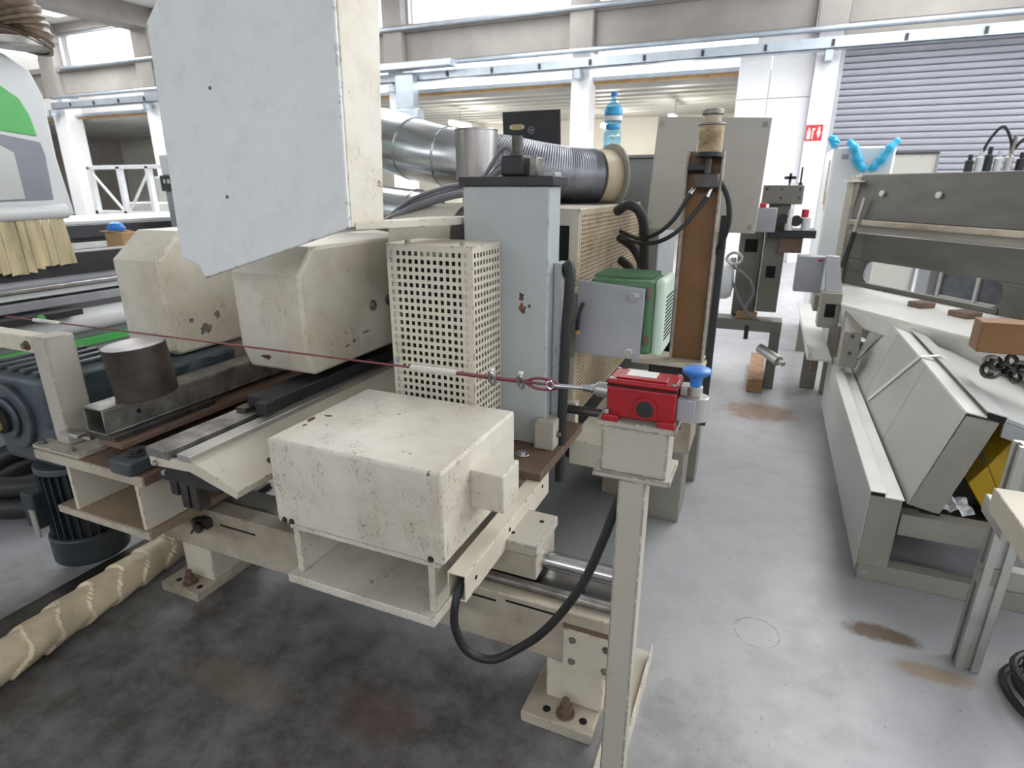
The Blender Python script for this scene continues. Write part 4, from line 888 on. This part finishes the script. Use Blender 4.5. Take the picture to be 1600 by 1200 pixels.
for s, z in ((.30, 1.36), (.72, 1.355)):
    p = W0 - d2 * s - n2 * .02; P(B().cyl((p.x, p.y, z), (p.x - n2.x * .012, p.y - n2.y * .012, z), .018, 12), 'rivet', stickerm, t, .001)
for s, w in ((.95, .09), (1.22, .11)):
    p = Vector(W0 - d2 * s - n2 * .22); P(B().obox((p.x, p.y, .765), d2 * w / 2, n2 * .05, (0, 0, .015)), 'brown_pad', rustplate, t, .003)
P(B().prism([(.452, 3.88, .735), (.452, 3.74, .62), (.452, 3.72, .42), (.452, 3.86, .385)], (.09, 0, 0)), 'end_bracket', olive, t, .004)
for z in (.50, .60): P(B().cyl((.497, 3.74, z), (.497, 3.715, z), .008, 10), 'bracket_screw', darksteel, t, 0)
P(BX(.325, .437, 3.95, 4.10, .59, .80), 'arm_block', olive, t, .004); P(BX(.355, .41, 3.947, 3.951, .655, .735), 'square_hole', holeblk, t, 0)
P(B().prism([(.345, 3.98, .80), (.435, 3.98, .80), (.40, 4.10, 1.0), (.33, 4.10, 1.0)], (0, .08, 0)), 'sloped_arm', greym, t, .003)
jb = P(BX(.175, .335, 4.2, 4.32, .76, .985), 'junction_box', greym, t, .005); P(BX(.295, .318, 4.197, 4.201, .955, .968), 'red_mark', signred, jb, 0)
P(BX(.30, .43, 4.10, 4.30, .66, .76), 'arm_bracket', olive, t, .003)
# parts behind the window
t = T('strip_curtain_frame', 'pale frame with dark film panes seen through the long machine window', 'frame', (1.2, 5.0, 0))
for k in range(6):
    p = Dq + n2 * .9 - d2 * (.02 + .30 * k); P(B().obox((p.x, p.y, .5), d2 * .012, n2 * .02, (0, 0, .5)), 'post', sheetlite, t, .002)
    if k < 5:
        p2 = p - d2 * .15; P(B().obox((p2.x, p2.y, .52), d2 * .135, n2 * .004, (0, 0, .45)), 'film_pane', plain('dark_film', (.10, .11, .13), .25, 0, .3, 6) if 'dark_film' not in MATS else MATS['dark_film'], t, 0)
        P(B().obox((p2.x, p2.y, .62), d2 * .14, n2 * .012, (0, 0, .008)), 'cross_rail', sheetlite, t, .001)
tag(P(B().obox((1.62, 4.25, .45), d2 * .22, n2 * .15, (0, 0, .45)), 'paper_stack', annexwall, None, .01), 'pale paper covered crate seen at the right of the machine window', 'crate')
t = T('sheet_tray', 'pale folded sheet tray hanging low beside the clamp arm', 'tray', (.38, 4.9, 0))
P(BX(.30, .438, 3.93, 5.9, .385, .40), 'tray_floor', tablew, t, .002); P(BX(.30, .306, 3.93, 5.9, .40, .43), 'tray_side', tablew, t, .001)
P(BX(.33, .43, 4.60, 4.66, 0, .385), 'tray_leg', olive, t, .003); P(BX(.33, .43, 5.7, 5.76, 0, .385), 'tray_leg', olive, t, .003); P(BX(.33, .36, 3.97, 4.02, .30, .385), 'tray_hook', rustplate, t, .002)
# --- white cabinet machine behind with blue film
t = T('white_machine', 'white machine cabinet with dark side slot before the roller door', 'machine', (.6, 6.4, 0))
P(BX(.40, .86, 6.0, 6.9, 0, 1.72), 'cabinet', cncwhite, t, .02); P(BX(.398, .402, 6.15, 6.28, 1.25, 1.62), 'dark_slot', blackpaint, t, 0)
P(BX(.47, .52, 5.996, 6.0, 1.62, 1.66), 'grey_mark', greycab, t, 0)
P(BX(.395, .40, 6.05, 6.10, 1.2, 1.36), 'yellow_mark', yellow, t, 0)
for pts, l in (([(.50, 5.98, 1.76), (.55, 5.95, 1.70), (.60, 5.95, 1.58), (.66, 5.95, 1.53)], 'left arm of the crumpled blue film on the white cabinet'), ([(.86, 5.98, 1.765), (.80, 5.95, 1.69), (.74, 5.95, 1.58), (.68, 5.95, 1.53)], 'right arm of the crumpled blue film on the white cabinet'),
               ([(.36, 6.05, 1.80), (.40, 6.02, 1.76), (.39, 6.0, 1.72)], 'small blue film tuft at the left top of the white cabinet')):
    tag(P(B().tube(pts, .03, 10, 5, lambda k: .022 + .016 * math.sin(k * 3.1) + .005 * math.sin(k * 25)), 'blue_film', bagblue, None, 0), l, 'film', 'crumpled blue film')
t = T('white_board', 'cream board with dark frame leaning before the roller door', 'board', (1.1, 6.6, 0))
P(BX(.88, 1.27, 6.60, 6.63, 0, 1.675), 'board', annexwall, t, .003); P(BX(.87, 1.28, 6.59, 6.64, 1.675, 1.695), 'top_frame', darksteel, t, .002); P(BX(1.265, 1.285, 6.59, 6.64, 0, 1.68), 'side_frame', greycab, t, .002)
t = T('hydraulic_unit', 'cluster of black and white hydraulic cylinders with hoses at right', 'machine', (1.5, 5.5, 0))
P(BX(1.15, 2.0, 5.4, 5.8, 0, 1.48), 'stand', greycab, t, .01)
for k, (x, h, m) in enumerate(((1.26, .14, black), (1.32, .17, cncwhite), (1.37, .19, black), (1.43, .16, cncwhite), (1.49, .17, alu), (1.56, .15, black), (1.62, .18, cncwhite), (1.70, .15, black))):
    c = P(B().lathe((x, 5.5, 1.48), (0, 0, 1), [(0, .026), (h * .7, .026), (h * .75, .014), (h, .014)], 14), 'cylinder', m, t, 0)
for k, (a, c, h) in enumerate(((1.32, 1.49, .14), (1.49, 1.62, .06), (1.62, 1.80, .08))):
    P(B().tube([(a, 5.5, 1.62), (a + .03, 5.48, 1.66 + h * .5), ((a + c) / 2, 5.47, 1.66 + h), (c - .02, 5.48, 1.65 + h * .4), (c, 5.5, 1.62)], .010, 8), 'hose', black, t, 0)
P(B().cyl((1.49, 5.48, 1.62), (1.49, 5.48, 1.74), .012, 10), 'valve_stem', midsteel, t, 0)

# ================================================================== LEFT SIDE
# --- processing centre with green trim
t = T('machining_hood', 'white machining head hood with green panel and strip curtain at left', 'machine hood', (-3.8, 1.7, .98))
def side(pts, th, nm, mat, x=-3.5, bev=.01): return P(B().prism([(x, y, z) for y, z in pts], (-th, 0, 0)), nm, mat, t, bev)
side([(.9, 2.25), (1.75, 2.08), (1.955, 2.015), (2.065, 1.955), (2.105, 1.839), (2.103, 1.70), (2.102, 1.533), (2.13, 1.257), (2.06, 1.24), (.9, 1.24)], .9, 'shell', cncwhite)
side([(1.2, 1.99), (1.917, 1.862), (1.985, 1.812), (2.014, 1.741), (2.027, 1.643), (1.868, 1.658), (1.2, 1.70)], .012, 'green_panel', cncgreen, -3.494, .003)
side([(1.2, 1.66), (1.868, 1.642), (2.035, 1.615), (2.045, 1.560), (2.035, 1.335), (1.2, 1.315)], .012, 'window', cncglass, -3.494, .003)
side([(1.2, 1.60), (1.85, 1.59), (1.90, 1.56), (1.90, 1.34), (1.2, 1.32)], .006, 'window_film', sheetlite, -3.488, .002)
P(B().tube([(-3.47, 1.0, 1.262), (-3.47, 1.97, 1.276), (-3.48, 2.045, 1.278)], .038, 14, 3), 'bumper', cncwhite, t, 0)
for k in range(24):
    y = 1.12 + k * .0385; tl = .004 * math.sin(k * 2.1)
    P(B().prism([(-3.46 + tl, y, 1.245), (-3.46 + tl, y + .036, 1.245), (-3.452 + tl, y + .040 + (.012 if k == 23 else 0), .985 + .01 * math.sin(k) + max(0, k - 18) * .006), (-3.452 + tl, y - .002, .985 + .01 * math.sin(k + 1) + max(0, k - 18) * .006)], (-.004, 0, 0)), 'curtain_strip', bristle, t, .001)
P(BX(-4.3, -3.6, 1.2, 2.0, 0, 1.24), 'carriage', cncwhite, t, .01)
t = T('machining_bed', 'long white machining bed with black beam and green stripe at left', 'machine bed', (-3.8, 2.6, 0))
P(BX(-3.62, -3.48, .8, 4.2, .945, 1.06), 'black_beam', blackpaint, t, .004)
P(BX(-3.50, -3.40, .8, 4.2, .895, .915), 'guide_rail', steel, t, .003); P(BX(-3.55, -3.42, .8, 4.2, .86, .89), 'guide_rail', cncwhite, t, .003)
P(BX(-3.50, -3.42, .8, 4.2, .80, .845), 'slotted_rail', greym, t, .003)
P(B().cyl((-3.45, .8, .700), (-3.45, 4.2, .700), .062, 24), 'white_roll_cover', whitem, t, 0)
P(BX(-3.53, -3.46, .8, 4.2, .60, .66), 'grey_skirt', greycab, t, .003); P(BX(-3.50, -3.44, .8, 4.2, .555, .60), 'green_stripe', cncgreen, t, .003)
P(BX(-3.58, -3.46, .8, 4.2, 0, .555), 'plinth', greycab, t, .004); P(BX(-3.58, -3.50, .8, 4.2, .60, .95), 'bed_wall', greym, t, .003)
P(BX(-3.43, -3.32, 1.45, 1.95, .755, .79), 'end_fitting', blackpaint, t, .004); P(B().cyl((-3.319, 1.74, .772), (-3.315, 1.74, .772), .02, 16), 'green_button', cncgreen, t, 0)
t = T('far_bed', 'second long black bed further left with white worktop', 'machine bed', (-5.6, 3.7, 0))
P(BX(-5.6, -5.4, 2.4, 5.4, .985, 1.09), 'black_beam', blackpaint, t, .004); P(BX(-6.6, -5.5, 2.4, 5.4, 1.09, 1.12), 'worktop', cncwhite, t, .004)
P(BX(-6.5, -5.55, 2.5, 5.3, 0, .985), 'plinth', greycab, t, .004); P(BX(-5.55, -5.35, 2.4, 5.4, .90, .95), 'rail', alu, t, .003)
t = T('parts_tray', 'white folded tray on the bed behind the strip curtain', 'tray', (-4.3, 2.8, 0))
P(B().prism([(-4.35, 2.45, .93), (-4.35, 2.80, .985), (-4.35, 2.95, .93)], (.12, 0, 0)), 'lid', cncwhite, t, .004); P(BX(-4.5, -4.1, 2.4, 3.1, 0, .93), 'stand', greycab, t, .005)
tag(P(B().box(-4.42, -4.24, 2.86, 3.0, .932, 1.09).box(-4.44, -4.30, 2.84, 2.98, 1.09, 1.10), 'cardboard_box', cardboard, None, .003), 'open cardboard box on the grey stand behind the motor hood', 'box')
tag(P(B().lathe((-4.34, 2.90, 1.101), (0, 0, 1), [(0, .055), (.02, .06), (.05, .04), (.06, .01)], 18), 'rolled_cloth', blue, None, 0), 'small rolled blue cloth lying on the cardboard box', 'cloth')
t = T('control_console', 'grey console with black display below the raised hood edge', 'console', (-5.15, 4.1, 0))
P(BX(-5.26, -4.9, 4.05, 4.35, 0, 1.36), 'body', greycab, t, .006); P(BX(-5.27, -4.85, 4.02, 4.35, 1.36, 1.50), 'display', blackpaint, t, .006); P(BX(-5.26, -4.85, 4.04, 4.35, 1.50, 1.68), 'top', cncwhite, t, .01)
for k, w in enumerate((.02, .03, .035)): P(BX(-5.22 + .05 * k, -5.22 + .05 * k + w, 4.016, 4.021, 1.43, 1.465), 'glyph', stickerm, t, 0)
t = T('white_frame_rack', 'white tubular frame rack standing before the far left wall', 'rack', (-9.9, 7.0, 0))
for x in (-10.9, -10.15, -9.45): P(BX(x - .04, x + .04, 7.0, 7.08, 0, 1.72), 'post', whitem, t, .004)
for z in (1.68, .95): P(BX(-10.94, -9.1, 7.0, 7.08, z, z + .06), 'cross_bar', whitem, t, .004)
P(B().bar((-10.85, 7.04, 1.6), (-10.2, 7.04, .98), .03, .03), 'brace', whitem, t, .002); P(B().bar((-9.5, 7.04, 1.6), (-10.1, 7.04, .98), .03, .03), 'brace', whitem, t, .002)
P(BX(-10.3, -9.5, 7.1, 7.5, .0, 1.15), 'covered_load', sheetlite, t, .03)
tag(P(BX(-10.9, -8.8, 8.2, 8.6, 0, 1.58), 'grey_partition', sheetlite, None, .02), 'pale partition panel standing behind the white frame rack', 'partition')
# hanging hose at the top left corner
t = T('hanging_hose', 'brown ribbed suction hose hanging in the top left corner', 'hose', (-3.45, 1.98, 2.03))
P(B().tube([(-3.5, 1.30, 2.62), (-3.45, 1.70, 2.42), (-3.42, 1.93, 2.26), (-3.40, 2.0, 2.12), (-3.40, 1.99, 2.045)], .10, 24, 16, lambda k: .125 + .008 * math.sin(k * 2 * math.pi * 20)), 'ribbed_hose', plain('brown_ribbed_hose', (.20, .15, .11), .35, 0, .3, 20), t, 0)
P(B().tube([(-3.40, 1.99, 2.06), (-3.40, 1.99, 2.03)], .125, 24, 1), 'hose_clamp', midsteel, t, 0)

# --- gear motor at the left
t = T('gear_motor', 'blue-grey gearbox with dark vertical motor at the left edge', 'gear motor', (-2.30, 1.2, .05))
mc = (-2.27, 1.17)
P(B().cyl((*mc, .065), (*mc, .175), .124, 40), 'fan_cover', motorblk, t, .008)
P(B().cyl((*mc, .165), (*mc, .43), .094, 32), 'stator', motorblk, t, .003)
for k in range(26):
    a = 2 * math.pi * k / 26; u = Vector((math.cos(a), math.sin(a), 0)); c = Vector((*mc, .30)) + u * .102
    P(B().obox(c, u * .010, Vector((-u.y, u.x, 0)) * .0025, (0, 0, .125)), 'fin', motorblk, t, 0)
P(BX(-2.37, -2.30, 1.03, 1.12, .22, .36), 'terminal_box', motorblk, t, .006)
P(BX(-2.33, -2.30, 1.026, 1.031, .19, .30), 'type_plate', alu, t, 0)
P(B().cyl((*mc, .43), (*mc, .455), .115, 32), 'motor_flange', gearblue, t, .004)
P(BX(-2.50, -2.16, 1.08, 1.40, .455, .80), 'gear_case', gearblue, t, .03)
P(B().cyl((-2.36, 1.085, .64), (-2.36, 1.06, .64), .12, 36).cyl((-2.36, 1.06, .64), (-2.36, 1.045, .64), .075, 30), 'bearing_cover', gearblue, t, .006)
P(B().cyl((-2.36, 1.045, .64), (-2.36, 1.03, .64), .05, 28), 'shaft_bore', holeblk, t, .002)
P(B().cyl((-2.36, 1.03, .62), (-2.36, 1.01, .62), .018, 14), 'brass_plug', orange, t, .002)
for k in range(5): P(BX(-2.49 + .07 * k, -2.465 + .07 * k, 1.09, 1.39, .80, .815), 'rib', gearblue, t, .004)
P(BX(-2.26, -2.0, 1.40, 1.74, .58, .77), 'gear_case', gearblue, t, .02)
P(B().lathe((-2.00, 1.56, .68), (1, 0, 0), [(0, .09), (.03, .09), (.035, .07), (.05, .07)], 32), 'output_flange', gearblue, t, 0)
# --- floor items at left
t = T('wrapped_roll', 'long foil-wrapped roll lying on the floor at the left', 'roll', (-1.98, .8, 0))
p0 = Vector((-2.015, 1.36, .066)); p1 = Vector((-1.885, .20, .066))
axd = (p1 - p0).normalized(); upv = Vector((0, 0, 1)); sdv = axd.cross(upv).normalized()
b = B(); nr, na = 230, 40; rnd = random.Random(3); lap = [rnd.uniform(-.12, .12) for _ in range(40)]
for i in range(nr):
    k = i / (nr - 1); c = p0.lerp(p1, k)
    for j in range(na):
        a = 2 * math.pi * j / na; ph = k * 11 + .30 * math.sin(a + .5) + .10 * math.sin(3 * a + k * 9); w = int(ph) % 40
        fr = (ph + lap[w] * math.sin(a * 2)) % 1.0
        rad = .056 + .009 * fr + .002 * math.sin(5 * a + w)
        b.v.append(tuple(c + (sdv * math.cos(a) + upv * math.sin(a)) * rad))
b.f = [[i * na + j, i * na + (j + 1) % na, (i + 1) * na + (j + 1) % na, (i + 1) * na + j] for i in range(nr - 1) for j in range(na)] + [list(range(na - 1, -1, -1)), list(range((nr - 1) * na, nr * na))]
P(b, 'wrapping', paper, t, 0)
P(B().cyl(p0 - axd * .002, p0 - axd * .006, .042, 24), 'core_end', tapebrown, t, 0)
t = T('floor_rail', 'dark flat rail lying on the floor behind the wrapped roll', 'rail', (-2.2, 1.0, 0))
P(BX(-2.235, -2.09, .2, 1.9, 0, .012), 'flange', darksteel, t, .002); P(BX(-2.12, -2.095, .2, 1.9, .012, .03), 'rib', darksteel, t, .002)
t = T('round_hose', 'dark rubber tyre-like hose ring on the floor at the left edge', 'hose', (-3.0, 1.45, 0))
P(B().tube([(-3.05 + .30 * math.cos(a), 1.5 + .30 * math.sin(a), .06) for a in [2 * math.pi * j / 32 for j in range(33)]], .05, 12, 1), 'ring', black, t, 0)
P(B().tube([(-3.05 + .28 * math.cos(a), 1.5 + .28 * math.sin(a), .15) for a in [2 * math.pi * j / 32 for j in range(33)]], .045, 12, 1), 'upper_ring', black, t, 0)
